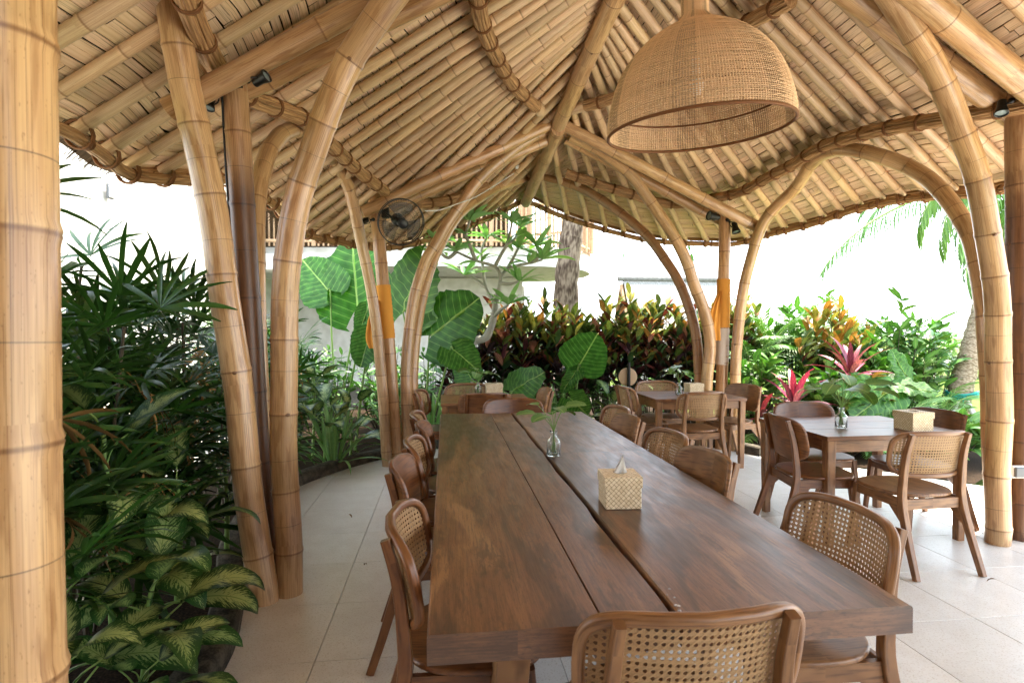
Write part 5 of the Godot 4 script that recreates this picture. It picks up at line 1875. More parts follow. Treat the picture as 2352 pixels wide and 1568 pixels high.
func plant_meshes() -> void:
	# fan leaves of the lady palm: stalk and a hand of ribbed blades
	var bl := func(q: float) -> float: return minf(1.0, 0.25 + q * 3.2) * (1.0 if q < 0.72 else lerpf(1.0, 0.22, (q - 0.72) / 0.28))
	for v in 6:
		var b := MB.new()
		var n := 8 + v % 3
		var stalk := 0.20 + 0.05 * (v % 3)
		b.tube(smooth([Vector3.ZERO, Vector3(0, 0.02, -stalk * 0.5), Vector3(0, 0.0, -stalk)], 3), [0.004, 0.0035, 0.003, 0.003, 0.003, 0.003, 0.003], 5, [], Vector2(1, 1), Vector2(0.5, 0.5), false)
		for k in n:
			var a := lerpf(-1.45, 1.45, float(k) / (n - 1)) + rng.randf_range(-0.08, 0.08)
			var ln := rng.randf_range(0.38, 0.52) * (1.0 - 0.14 * absf(a))
			var lf := leaf_mesh(ln, rng.randf_range(0.024, 0.037), bl, rng.randf_range(0.4, 1.5), 0.28, 0.0, 7, 1)
			var f := rng.randf_range(0.75, 1.2)
			b.join(lf, Transform3D(Basis(Vector3.UP, -a) * Basis(Vector3.RIGHT, rng.randf_range(-0.05, 0.3)) * Basis(Vector3(0, 0, 1), rng.randf_range(-0.25, 0.25)), Vector3(0, 0, -stalk)), Color(f, f, f * 0.95))
		fans.push_back(b.mesh())
	# dumb cane: blotched oval blades on sheathed stalks
	var ov := func(q: float) -> float: return pow(sin(PI * pow(q, 0.78)), 0.72) * (1.0 - 0.12 * q)
	for v in 5:
		var b := MB.new()
		var st := 0.16 + 0.03 * (v % 3)
		b.tube(smooth([Vector3(0, 0, 0), Vector3(0, 0.03, -st * 0.5), Vector3(0, 0.02, -st)], 3), [0.008, 0.007, 0.006, 0.005, 0.005, 0.004, 0.004], 6, [Color(0.75, 0.9, 0.7), Color(0.75, 0.9, 0.7), Color(0.75, 0.9, 0.7), Color(0.75, 0.9, 0.7), Color(0.75, 0.9, 0.7), Color(0.75, 0.9, 0.7), Color(0.75, 0.9, 0.7)], Vector2(0.1, 0.2), Vector2(0.3, 0.4), false)
		b.join(leaf_mesh(0.34 + 0.02 * v, 0.155 + 0.008 * v, ov, 0.9 + 0.28 * v, 0.20, 0.05, 14, 3), Transform3D(Basis.IDENTITY, Vector3(0, 0.02, -st)))
		dumb.push_back(b.mesh())
	# croton leaves in their colours
	var lc := func(q: float) -> float: return pow(sin(PI * pow(q, 0.9)), 0.8)
	var base := []
	for v in 3: base.push_back(leaf_mesh(0.20, 0.062, lc, 0.5 + 0.3 * v, 0.25, 0.08, 6, 1))
	for col in [Color(0.07, 0.035, 0.04), Color(0.12, 0.035, 0.045), Color(0.05, 0.105, 0.04), Color(0.08, 0.16, 0.05), Color(0.24, 0.06, 0.05), Color(0.2, 0.32, 0.07), Color(0.62, 0.60, 0.12), Color(0.70, 0.36, 0.09), Color(0.66, 0.28, 0.20), Color(0.42, 0.50, 0.13)]:
		var set_ := []
		for v in 3: set_.push_back(base[v].hue(col).mesh())
		crot.push_back(set_)
	# long simple leaves (frangipani and other shrubs)
	for v in 4: plume.push_back(leaf_mesh(0.40, 0.082, lc, 0.25 + 0.3 * v, 0.2, 0.04, 8, 2).hue([Color(0.9, 0.97, 0.9), Color(0.72, 0.82, 0.7), Color(1, 0.97, 0.8), Color(0.8, 0.92, 0.85)][v]).mesh())
	for v in 4: lance.push_back(leaf_mesh(0.32, 0.088, lc, 0.3 + 0.35 * v, 0.18, 0.05, 8, 2).hue([Color(0.95, 1, 0.95), Color(0.5, 0.64, 0.5), Color(1, 0.92, 0.62), Color(0.75, 0.88, 0.76)][v]).mesh())
	var sw := func(q: float) -> float: return minf(1.0, 0.6 + q) * (1.0 if q < 0.6 else 1.0 - pow((q - 0.6) / 0.4, 1.6))
	for v in 3: strap.push_back(leaf_mesh(0.62, 0.040, sw, 0.5 + 0.5 * v, 0.3, 0.0, 9, 1).mesh())

func lady_palm(label: String, p: Vector3, h: float, leaves: int, seed_: int, lean := Vector3.ZERO) -> void:
	var r := RandomNumberGenerator.new()
	r.seed = seed_
	var t := thing("lady_palm", label, "lady palm", p, 0.0, "lady palms in the bed on the left")
	var canes := []
	for k in 3:
		var a := r.randf() * TAU
		var o := Vector3(cos(a), 0, sin(a)) * 0.07 * (k + 0.3)
		var hh: float = h * [1.0, 0.78, 0.55][k] * r.randf_range(0.9, 1.05) - 0.22
		var top: Vector3 = o + lean * hh + Vector3(cos(a) * 0.10, hh, sin(a) * 0.10)
		var path := [o, o.lerp(top, 0.5) + Vector3(0, 0.02, 0), top]
		var b := MB.new()
		var q := resample(smooth(path, 6), 0.06)
		var rad := []
		for j in q.size(): rad.push_back(0.009 if j % 2 == 0 else 0.0065)
		b.tube(q, rad, 6, [])
		put("cane", b, M.cane_stem, t)
		canes.push_back(smooth(path, 6))
	leaves = int(leaves * 1.75)
	for k in leaves:
		var c: Array = canes[[0, 0, 1, 2, 1, 0][k % 6]]
		var f := (0.5 if h > 1.4 else 0.6) + 0.45 * pow((k + r.randf()) / leaves, 0.8) - (0.25 if k % 7 == 0 else 0.0)
		f = minf(f, 1.0)
		var ln := lengths(c)
		var q := walk(c, ln, ln[ln.size() - 1] * f)
		var a := k * 2.4 + r.randf_range(-0.5, 0.5)
		var pitch := lerpf(0.05, 0.95, pow(f, 2.5)) + r.randf_range(-0.25, 0.3)
		var d := Vector3(cos(a), tan(clampf(pitch, -0.4, 1.3)), sin(a))
		if k % 13 == 5:
			inst("dry_leaf", fans[r.randi() % fans.size()], M.dry_palm, t, aim(q, Vector3(cos(a), -1.6, sin(a)), r.randf_range(-0.5, 0.5), r.randf_range(0.6, 0.85)))
			continue
		inst("leaf", fans[r.randi() % fans.size()], M.young_palm if p.z < -4.9 or label.contains("pale young") else (M.palm if r.randf() < 0.6 else M.palm_old), t, aim(q, d, r.randf_range(-0.6, 0.6), r.randf_range(0.68, 1.02)))
	strip_counts(t)

func dumb_cane(label: String, p: Vector3, h: float, leaves: int, size: float, seed_: int, towards := Vector3.ZERO) -> void:
	var r := RandomNumberGenerator.new()
	r.seed = seed_
	var t := thing("dumb_cane", label, "dumb cane plant", p, 0.0, "dumb cane plants with blotched leaves")
	var b := MB.new()
	var top := Vector3(r.randf_range(-0.04, 0.04), h, r.randf_range(-0.04, 0.04)) + towards * 0.1
	var path := smooth([Vector3.ZERO, top * 0.5 + Vector3(0.01, 0, 0), top], 5)
	b.tube(path, [0.017, 0.016, 0.016, 0.015, 0.015, 0.014, 0.013, 0.013, 0.012, 0.011, 0.010], 8, [])
	put("stem", b, M.petiole, t)
	var ln := lengths(path)
	for k in leaves:
		var f := lerpf(0.25, 1.0, (k + 0.5) / leaves)
		var q := walk(path, ln, ln[ln.size() - 1] * f)
		var a := k * 2.39996 + r.randf_range(-0.3, 0.3)
		var d := Vector3(cos(a), lerpf(0.25, 1.5, f * f) + r.randf_range(-0.15, 0.2), sin(a)) + towards * 0.8
		inst("leaf", dumb[r.randi() % dumb.size()], M.dumbcane if r.randf() < 0.6 else M.dumbcane_old, t, aim(q, d, r.randf_range(-0.5, 0.5), size * r.randf_range(0.62, 1.0)))
	strip_counts(t)

# one big heart shaped blade: a = where the stalk joins, b = the tip
func elephant_blade(L: float, wide: float, sag: float, seed_: int, tint: Color, ragged := 0.012) -> MB:
	var b := MB.new()
	var nz := noise(seed_, 1.0, 2)
	var rows := {}
	var m := 26
	for side in [-1, 1]:
		var rr := []
		for k in m + 1:
			var y := lerpf(-0.33, 1.0, float(k) / m)
			var w := 0.0
			if y > 0.08: w = sqrt(maxf(0.0, 1.0 - pow((y - 0.08) / 0.92, 1.75))) * (1.0 - 0.10 * y)
			else: w = sqrt(maxf(0.0, 1.0 - pow((0.08 - y) / 0.42, 2.4)))
			var w0 := 0.0
			if y < 0.0: w0 = minf(w, 0.36 * pow(-y / 0.33, 0.8))
			w *= 0.46 * wide
			w0 *= 0.46 * wide
			var row := []
			for j in 7:
				var f := j / 6.0
				var x := lerpf(w0, w, f)
				if j == 6: x += sin(y * 34.0) * 0.006 + nz.get_noise_2d(y * 14.0, side * 3.0) * ragged * 3.0
				var u := x / (0.46 * wide)
				var yy := y + u * u * 0.02
				var z := -0.10 * u * u * wide + 0.16 * u * 0.5 - sag * maxf(0.0, y) * maxf(0.0, y)
				z += sin((y * 8.5 - u * 1.7) * TAU) * 0.010 * u + 0.04 * sin(y * 17.0 + side * 1.3 + seed_) * u * u * u + nz.get_noise_2d(y * 2.0, u * 2.0 + side * 5.0) * 0.09
				row.push_back(b.add(Vector3(side * x * L, z * L, -yy * L), Vector3(-side * 0.12 + cos((y * 8.5 - u * 1.7) * TAU) * 0.02, 1, cos((y * 8.5 - u * 1.7) * TAU) * 0.12 * u).normalized(), Vector2(0.5 + side * u * 0.5, (y + 0.33) / 1.33), tint))
			rr.push_back(row)
		for k in m:
			for j in 6: b.quad(rr[k][j], rr[k][j + 1], rr[k + 1][j + 1], rr[k + 1][j])
	# raised midrib
	var mid := []
	for k in 11:
		var y := k / 10.0
		mid.push_back(Vector3(0, (-sag * y * y - 0.006) * L, -y * L))
	b.tube(mid, [0.012 * L, 0.011 * L, 0.010 * L, 0.009 * L, 0.008 * L, 0.007 * L, 0.006 * L, 0.005 * L, 0.004 * L, 0.003 * L, 0.002 * L], 6, [], Vector2(0, 0), Vector2(0.5, 0.5), false)
	return b

func elephant_ear(label: String, root: Vector3, blades: Array) -> void:
	var t := thing("elephant_ear", label, "elephant ear plant", root, 0.0, "elephant ear plants")
	var k := 0
	for e in blades:
		var a: Vector3 = e[0] - root
		var tip: Vector3 = e[1] - root
		var nn: Vector3 = e[2]
		var d := (tip - a).normalized()
		var y := (nn - d * nn.dot(d)).normalized()
		var bs := Basis(d.cross(y).normalized() * 1.0, y, -d)
		var L := (tip - a).length()
		var lf := put("leaf", elephant_blade(L, e[3], 0.10, k * 7 + int(absf(root.x) * 90.0), Color.WHITE), M.alocasia, t, Transform3D(bs, a))
		var b := MB.new()
		var low := Vector3(0.03 * (k % 3 - 1), 0.0, 0.03 * (k % 2))
		b.tube(smooth([low, low.lerp(a, 0.6) + Vector3(0, 0.06, 0), a - d * 0.05 - y * 0.03, a], 5), [0.020, 0.018, 0.017, 0.016, 0.015, 0.014, 0.013, 0.012, 0.012, 0.011, 0.011, 0.010, 0.010, 0.010, 0.009, 0.009], 7, [])
		put("stalk", b, M.petiole, t)
		k += 1
	strip_counts(t)

func shrub(called: String, label: String, category: String, group: String, p: Vector3, w: Vector3, meshes: Callable, m: Material, single: int, more: int, seed_: int, size := 1.0, rise := 0.5) -> void:
	var r := RandomNumberGenerator.new()
	r.seed = seed_
	var t := thing(called, label, category, p, 0.0, group)
	var st := MB.new()
	var tips := []
	var shoots := 22
	for k in shoots:
		var a := k * 2.4 + r.randf()
		var rad := sqrt((k + 0.5) / shoots)
		var top := Vector3(cos(a) * w.x * rad, w.y * (1.0 - 0.22 * rad * rad) * r.randf_range(0.72, 1.0), sin(a) * w.z * rad)
		var path := smooth([Vector3(top.x * 0.2, 0, top.z * 0.2), Vector3(top.x * 0.7, top.y * 0.5, top.z * 0.7), top], 4)
		st.tube(path, [0.011, 0.010, 0.009, 0.008, 0.007, 0.006, 0.005, 0.004, 0.004], 5, [])
		tips.push_back(path)
	put("stems", st, M.cane_stem, t)
	var loose := MB.new()
	for k in single + more:
		var path: Array = tips[k % shoots]
		var f := r.randf_range(0.25, 1.0)
		if k < single: f = pow(f, 0.45)
		var ln := lengths(path)
		var q := walk(path, ln, ln[ln.size() - 1] * f)
		var a := r.randf() * TAU
		var d := Vector3(cos(a), r.randf_range(-0.2, 0.9) + f * rise, sin(a))
		if k < single and d.z < -0.2: d.z = -d.z
		var mesh_: Mesh = meshes.call(q.y / w.y, r)
		var xf := aim(q, d, r.randf_range(-0.7, 0.7), size * r.randf_range(0.75, 1.2))
		if k < single: inst("leaf", mesh_, m, t, xf)
		else:
			var ar := mesh_.surface_get_arrays(0)
			var mb := MB.new()
			mb.v = ar[Mesh.ARRAY_VERTEX]; mb.n = ar[Mesh.ARRAY_NORMAL]; mb.t = ar[Mesh.ARRAY_TEX_UV]; mb.c = ar[Mesh.ARRAY_COLOR]; mb.i = ar[Mesh.ARRAY_INDEX]
			loose.join(mb, xf)
	if more > 0: put("foliage", loose, m, t).set_meta("kind", "stuff")
	strip_counts(t)

func frond_mesh(len_: float, pairs: int, leaflet: float, wid: float, droop: float, hang: float, tint: Color, m: MB = null) -> MB:
	var b := MB.new()
	var pts := []
	var a := 0.0
	var p := Vector3.ZERO
	for k in 15:
		pts.push_back(p)
		p += Vector3(0, -sin(a), -cos(a)) * len_ / 14.0
		a += droop / 14.0 * (0.3 + 1.4 * k / 14.0)
	var rad := []
	for k in 15: rad.push_back(lerpf(0.010, 0.002, k / 14.0) * len_)
	b.tube(pts, rad, 5, [], Vector2(0, 0), Vector2(0.5, 0.5), false)
	var ln := lengths(pts)
	var sh := func(q: float) -> float: return minf(1.0, 0.4 + q * 3.0) * (1.0 - pow(q, 2.2))
	for k in pairs:
		var f := lerpf(0.14, 0.99, (k + 0.5) / pairs)
		var q := walk(pts, ln, ln[14] * f)
		var d := (walk(pts, ln, ln[14] * minf(f + 0.02, 1.0)) - walk(pts, ln, ln[14] * (f - 0.02))).normalized()
		for s in [-1, 1]:
			var dir: Vector3 = (d * lerpf(0.4, 1.0, f) + Vector3(s, 0, 0) * lerpf(1.0, 0.55, f) + Vector3(0, -hang * rng.randf_range(0.6, 1.3), 0)).normalized()
			var lf := leaf_mesh(leaflet * sin(PI * lerpf(0.2, 0.9, f)) * rng.randf_range(0.85, 1.1), wid, sh, 0.5 + hang, 0.3, 0.0, 4, 1)
			var g := rng.randf_range(0.8, 1.2)
			b.join(lf, aim(q, dir, s * rng.randf_range(0.1, 0.6)), Color(tint.r * g, tint.g * g, tint.b * g))
	return b

func rosette(called: String, label: String, category: String, group: String, p: Vector3, h: float, n: int, meshes: Array, m: Material, size: float, spread: float, seed_: int, stem := true) -> void:
	var r := RandomNumberGenerator.new()
	r.seed = seed_
	var t := thing(called, label, category, p, 0.0, group)
	if stem:
		var b := MB.new()
		b.tube(smooth([Vector3.ZERO, Vector3(0.02, h * 0.5, 0.01), Vector3(0, h, 0)], 4), [0.018, 0.017, 0.016, 0.015, 0.014, 0.014, 0.013, 0.012, 0.012], 8, [])
		put("stem", b, M.cane_stem, t)
	for k in n:
		var f := (k + 0.5) / n
		var a := k * 2.39996 + r.randf_range(-0.2, 0.2)
		var d := Vector3(cos(a), lerpf(0.15, 2.2, f * f) / spread, sin(a))
		inst("leaf", meshes[r.randi() % meshes.size()], m, t, aim(Vector3(0, h - 0.06 * (1.0 - f), 0) if stem else Vector3(cos(a) * 0.05, 0, sin(a) * 0.05), d, r.randf_range(-0.3, 0.3), size * r.randf_range(0.8, 1.15)))
	strip_counts(t)

func whorl(t: Node3D, p: Vector3, n: int, size: float, r: RandomNumberGenerator, up := 0.5) -> void:
	for k in n:
		var a := TAU * k / n + r.randf_range(-0.3, 0.3)
		inst("leaf", plume[r.randi() % 4], M.pale_leaf, t, aim(p, Vector3(cos(a), up + r.randf_range(-0.35, 0.5), sin(a)), r.randf_range(-0.4, 0.4), size * r.randf_range(0.8, 1.2)))

func frangipani() -> void:
	var root := on(1075, 835, 0.03)
	root = at(1082, 815, 8.3)
	root.y = 0.03
	var t := thing("frangipani_tree", "small frangipani tree with bare grey branches and pale leaf whorls before the white balcony", "tree", root)
	var z := 8.3
	var P := func(x: float, y: float, dz := 0.0) -> Vector3: return at(x, y, z + dz) - root
	var r := RandomNumberGenerator.new()
	r.seed = 77
	var b := MB.new()
	var trunk := smooth([Vector3.ZERO, P.call(1080, 803), P.call(1117, 774), P.call(1134, 728), P.call(1139, 690), P.call(1146, 664)], 5)
	var rad := []
	for k in trunk.size(): rad.push_back(lerpf(0.075, 0.036, float(k) / trunk.size()) * (1.0 + 0.08 * sin(k * 1.9)))
	b.tube(trunk, rad, 10, [], Vector2(1, 1.5))
	put("trunk", b, M.pale_bark, t)
	var tips := []
	for e in [
		[[1146, 664, 0], [1149, 634, 0], [1136, 612, -0.1], [1092, 598, -0.2], [1048, 578, -0.2]],
		[[1149, 636, 0], [1165, 618, 0.1], [1192, 609, 0.1], [1222, 603, 0.2], [1246, 596, 0.2]],
		[[1136, 700, 0], [1116, 660, 0.2], [1110, 620, 0.3], [1106, 575, 0.4], [1118, 545, 0.4]],
		[[1136, 612, -0.1], [1152, 582, 0], [1164, 560, 0], [1176, 512, 0]],
		[[1092, 598, -0.2], [1078, 560, -0.3], [1070, 538, -0.3], [1080, 506, -0.4]],
		[[1048, 578, -0.2], [1030, 592, -0.2], [1012, 580, -0.3], [1004, 560, -0.3]],
		[[1164, 560, 0], [1182, 548, 0.1], [1196, 522, 0.2]],
		[[1165, 618, 0.1], [1180, 590, 0.2], [1190, 570, 0.3]],
		[[1149, 650, 0], [1170, 652, -0.1], [1192, 646, -0.1]],
		[[1134, 728, 0], [1150, 712, -0.2], [1168, 700, -0.3]],
		[[1116, 660, 0.2], [1090, 640, 0.3], [1066, 632, 0.3]],
		[[1222, 603, 0.2], [1240, 585, 0.2], [1232, 566, 0.2]]]:
		var q := []
		for c in e: q.push_back(P.call(c[0], c[1], c[2]))
		var path := smooth(q, 4)
		var bb := MB.new()
		var rd := []
		for k in path.size(): rd.push_back(lerpf(0.030, 0.015, float(k) / path.size()))
		bb.tube(path, rd, 7, [], Vector2(1, 2))
		put("branch", bb, M.pale_bark, t)
		whorl(t, path[path.size() - 1], 13, r.randf_range(0.85, 1.25), r, 0.55)
		if path.size() > 12: whorl(t, path[path.size() * 2 / 3], 5, 0.9, r, 0.4)
	strip_counts(t)

func build_garden() -> void:
	plant_meshes()
	var r := RandomNumberGenerator.new()
	r.seed = 404
	# lady palms along the west bed: [x, ahead, height, leaves]
	var lp := [[-1.95, 2.05, 1.69, 13], [-2.15, 2.35, 2.10, 15], [-2.0, 2.65, 1.73, 14], [-2.3, 2.9, 1.74, 15], [-2.15, 3.15, 1.76, 15], [-1.95, 2.35, 1.20, 9], [-2.5, 3.45, 1.78, 15], [-2.1, 3.65, 1.79, 15], [-2.45, 4, 1.81, 14], [-2.2, 4.3, 1.75, 13], [-2.6, 4.6, 1.85, 13], [-2.3, 5, 1.55, 13], [-2.65, 5.5, 1.75, 13], [-2.85, 7.4, 1.45, 12], [-2.6, 6.2, 1.70, 14], [-2.95, 6.1, 1.4, 13], [-2.3, 5.2, 1.1, 12], [-2.5, 5.1, 1.45, 13], [-2.8, 5.9, 1.5, 13], [-3.0, 6.7, 1.4, 12], [-2.75, 7.0, 1.35, 11], [-2.6, 2.5, 1.72, 13], [-2.65, 1.9, 2.10, 12], [-2.05, 3.35, 1.45, 12], [-2.75, 4.2, 1.82, 12], [-2.72, 3.35, 2.1, 14], [-2.75, 2.95, 2.0, 13], [-2.5, 2.15, 1.95, 12], [-2.05, 2, 1.20, 12], [-2.4, 3.2, 1.30, 12], [-2.2, 3, 0.95, 11], [-1.95, 2.6, 1.05, 11]]
	var where := ["beside the nearest bamboo post", "tallest of the near clump behind the left post", "in front of the pale leaning post", "at the back of the left bed near the white wall", "between the left post and the leaning bamboo", "low by the kerb at the near left", "tall behind the dark left post", "just left of the dark bamboo post", "seen between the two near left posts", "right of the curved near left post", "under the left side arch", "below the side arch near the kerb", "in front of the pale elephant ears", "left of the far left posts by the kerb", "in the shade before the bright elephant ear", "waist high under the bright elephant ear", "low between the two dumb canes under the arch", "behind the dumb canes under the side arch", "beside the white yard under the arch", "rising left of the orange wrapped left post", "low and close to the far left posts", "rising above the left bed with pale young leaves", "at the very left edge behind the post", "low at the foot of the leaning post", "far behind the dark post against the wall", "with pale young leaves rising left of the leaning post", "with pale young leaves over the middle of the left bed", "reaching highest beside the left post", "low beside the left post", "in the dense middle of the left bed", "knee high in the dense left bed", "hip high behind the dumb canes"]
	for k in lp.size():
		var e: Array = lp[k]
		lady_palm("dark green lady palm " + where[k], Vector3(e[0], 0.03, -e[1]), e[2], e[3], 900 + k * 13, Vector3(0.04, 0, 0.02))
	# dumb canes
	var kerbward := Vector3(0.22, 0, 0.25)
	var dc := [[-1.50, 2.28, 0.32, 9, 1.0], [-1.72, 2.12, 0.40, 9, 1.05], [-1.66, 2.6, 0.44, 9, 1.05], [-1.76, 2.95, 0.6, 8, 0.95], [-1.78, 2.5, 1.0, 7, 1.1], [-1.56, 1.95, 0.24, 9, 0.95], [-1.42, 2.05, 0.14, 7, 0.85], [-2.02, 6.05, 0.62, 10, 1.15], [-2.25, 6.35, 0.9, 10, 1.2], [-1.84, 6.42, 0.5, 9, 1.05], [1.35, 7.75, 0.45, 9, 1.15], [1.62, 7.72, 0.3, 8, 1.0], [1.10, 7.85, 0.22, 7, 0.9], [-1.78, 3.5, 0.6, 7, 0.9]]
	var dn := ["spilling over the kerb at the near left", "against the nearest bamboo post low down", "with cream leaves reaching over the kerb by the leaning post", "climbing beside the leaning near left post", "tall one with one long hanging leaf in the left bed", "at the bottom edge of the photo in the left bed", "small one low at the kerb by the bottom edge", "arching between the curved post and the far posts", "tallest between the curved post and the far left posts", "near the kerb before the far left posts", "with green and cream leaves before the hedge beyond the long table", "low one left of the far right posts", "smallest one beneath the big round elephant ear", "behind the pair of near left posts"]
	for k in dc.size():
		var e: Array = dc[k]
		dumb_cane("dumb cane plant " + dn[k], Vector3(e[0], 0.03, -e[1]), e[2], e[3], e[4], 300 + k * 17, kerbward if e[0] < 0 and e[1] < 4.0 else Vector3(0.2, 0, 0.4))
	# strap leaved clumps by the far left posts
	for e in [[-1.05, 7.25, "sword leaved clump right of the far left posts"], [-1.45, 6.95, "sword leaved clump close behind the far left posts"], [-0.75, 7.6, "sword leaved clump behind the small table beyond the long table"], [-1.9, 6.0, "grassy clump by the kerb left of the far left posts"], [0.6, 7.95, "sword leaved clump under the big elephant ears"]]:
		rosette("lily_clump", e[2], "lily plant", "sword leaved clumps behind the kerb", Vector3(e[0], 0.03, -e[1]), 0.05, 24, strap, M.green, 1.15, 0.35, int(e[1] * 100), false)
	# elephant ears
	var front := Vector3(0.05, 0.25, 1.0)
	elephant_ear("giant elephant ear with light shining through its leaves, left of the far left posts", Vector3(-2.45, 0.03, -8.0), [[at(821, 706, 8.0), at(806, 548, 8.1), Vector3(0.15, 0.1, 1), 1.25], [at(752, 665, 7.9), at(690, 592, 8.0), Vector3(-0.1, 0.5, 1), 1.3], [at(843, 712, 7.7), at(822, 770, 7.6), Vector3(0.2, 0.3, 1), 0.9]])
	elephant_ear("giant dark green elephant ear right of the far left posts", Vector3(-1.15, 0.03, -7.5), [[at(990, 771, 7.35), at(1098, 682, 7.25), front, 1.3], [at(926, 716, 7.5), at(972, 560, 7.4), Vector3(-0.45, 0.15, 0.9), 1.15], [at(1040, 802, 7.2), at(1098, 848, 7.0), Vector3(0.1, 0.5, 1), 1.2]])
	elephant_ear("elephant ear leaf low between the far left posts", Vector3(-1.85, 0.03, -6.75), [[at(848, 770, 6.75), at(826, 842, 6.6), Vector3(0.1, 0.3, 1), 1.15]])
	elephant_ear("elephant ear with one big round leaf standing beyond the long table", Vector3(0.85, 0.03, -7.75), [[at(1332, 836, 7.25), at(1372, 768, 7.1), front, 1.55], [at(1178, 898, 7.3), at(1246, 852, 7.1), Vector3(-0.1, 0.7, 1), 1.2], [at(1082, 868, 7.4), at(1050, 818, 7.3), Vector3(0.1, 0.5, 1), 1.3], [at(1310, 915, 7.2), at(1350, 950, 7.0), Vector3(0, 0.6, 1), 1.4], [at(1326, 848, 7.35), at(1288, 902, 7.3), Vector3(-0.6, 0.3, 0.8), 0.8], [at(1270, 925, 7.3), at(1225, 945, 7.1), Vector3(0, 0.7, 0.8), 1.2]])
	# croton hedge: bright shoots over old dark leaves
	var cm := func(hf: float, rr: RandomNumberGenerator) -> Mesh:
		var pick := [0, 1, 2, 3, 4, 0, 2, 1] if hf < 0.44 else ([1, 2, 3, 5, 4, 8, 9, 0, 7] if hf < 0.62 else [5, 6, 7, 8, 9, 3, 5, 4, 9, 3])
		return crot[pick[rr.randi() % pick.size()]][rr.randi() % 3]
	var hn := ["behind the frangipani trunk", "right of the frangipani trunk", "under the grey tree trunk", "left of the round sign", "behind the round sign", "before the thatched gable", "left of the far right posts", "behind the far right posts", "at the left end behind the dark elephant ear"]
	var hx := [-0.15, 0.38, 0.9, 1.4, 1.9, 2.4, 2.9, 3.45, -0.75]
	for k in hx.size():
		shrub("croton_bush", "croton bush of the hedge " + hn[k], "croton bush", "croton bushes of the hedge", Vector3(hx[k], 0.03, -8.75 - 0.12 * (k % 2)), Vector3(0.46, 2.0 + 0.08 * sin(k * 2.1), 0.40), cm, M.croton, 125, 380, 500 + k, 1.32, 1.4)
	# small leaved green filler along the foot of the hedge
	var gm := func(hf: float, rr: RandomNumberGenerator) -> Mesh: return lance[[1, 1, 0, 3][rr.randi() % 4]]
	for k in 6:
		shrub("green_shrub", "low green shrub " + ["behind the small table beyond the long table", "at the hedge foot left of the round leaf", "at the hedge foot under the round leaf", "at the hedge foot by the round sign", "at the hedge foot behind the far cane chair", "behind the orange wrapped right post"][k], "shrub", "low shrubs at the foot of the hedge", Vector3(-0.6 + 0.66 * k, 0.03, -8.2 - 0.1 * (k % 2)), Vector3(0.34, 0.75, 0.25), gm, M.green, 40, 60, 700 + k, 0.42)
	# greenery behind the left bed
	for k in 3:
		shrub("green_shrub", "leafy green shrub " + ["at the foot of the elephant ear left of the far left posts", "close behind the orange wrapped left post", "behind the dumb canes near the far left posts"][k], "shrub", "green shrubs at the back of the left bed", Vector3([-2.45, -1.75, -2.75][k], 0.03, -[7.4, 7.7, 6.9][k]), Vector3(0.36, [0.95, 0.85, 1.15][k], 0.28), gm, M.green, 60, 90, 770 + k, 0.55)
	for k in 5:
		shrub("green_shrub", "leafy green shrub " + ["behind the bright elephant ear", "under the white balcony on the left", "left of the frangipani tree", "against the white wall behind the left arch", "between the elephant ears at the back"][k], "shrub", "green shrubs at the back of the left bed", Vector3([-2.9, -2.1, -1.3, -3.3, -1.7][k], 0.03, -[8.7, 9.2, 9.0, 7.6, 8.3][k]), Vector3(0.55, [1.25, 1.5, 1.3, 1.5, 1.0][k], 0.4), gm, M.green, 50, 120, 740 + k, 0.6)
	frangipani()
	right_garden()

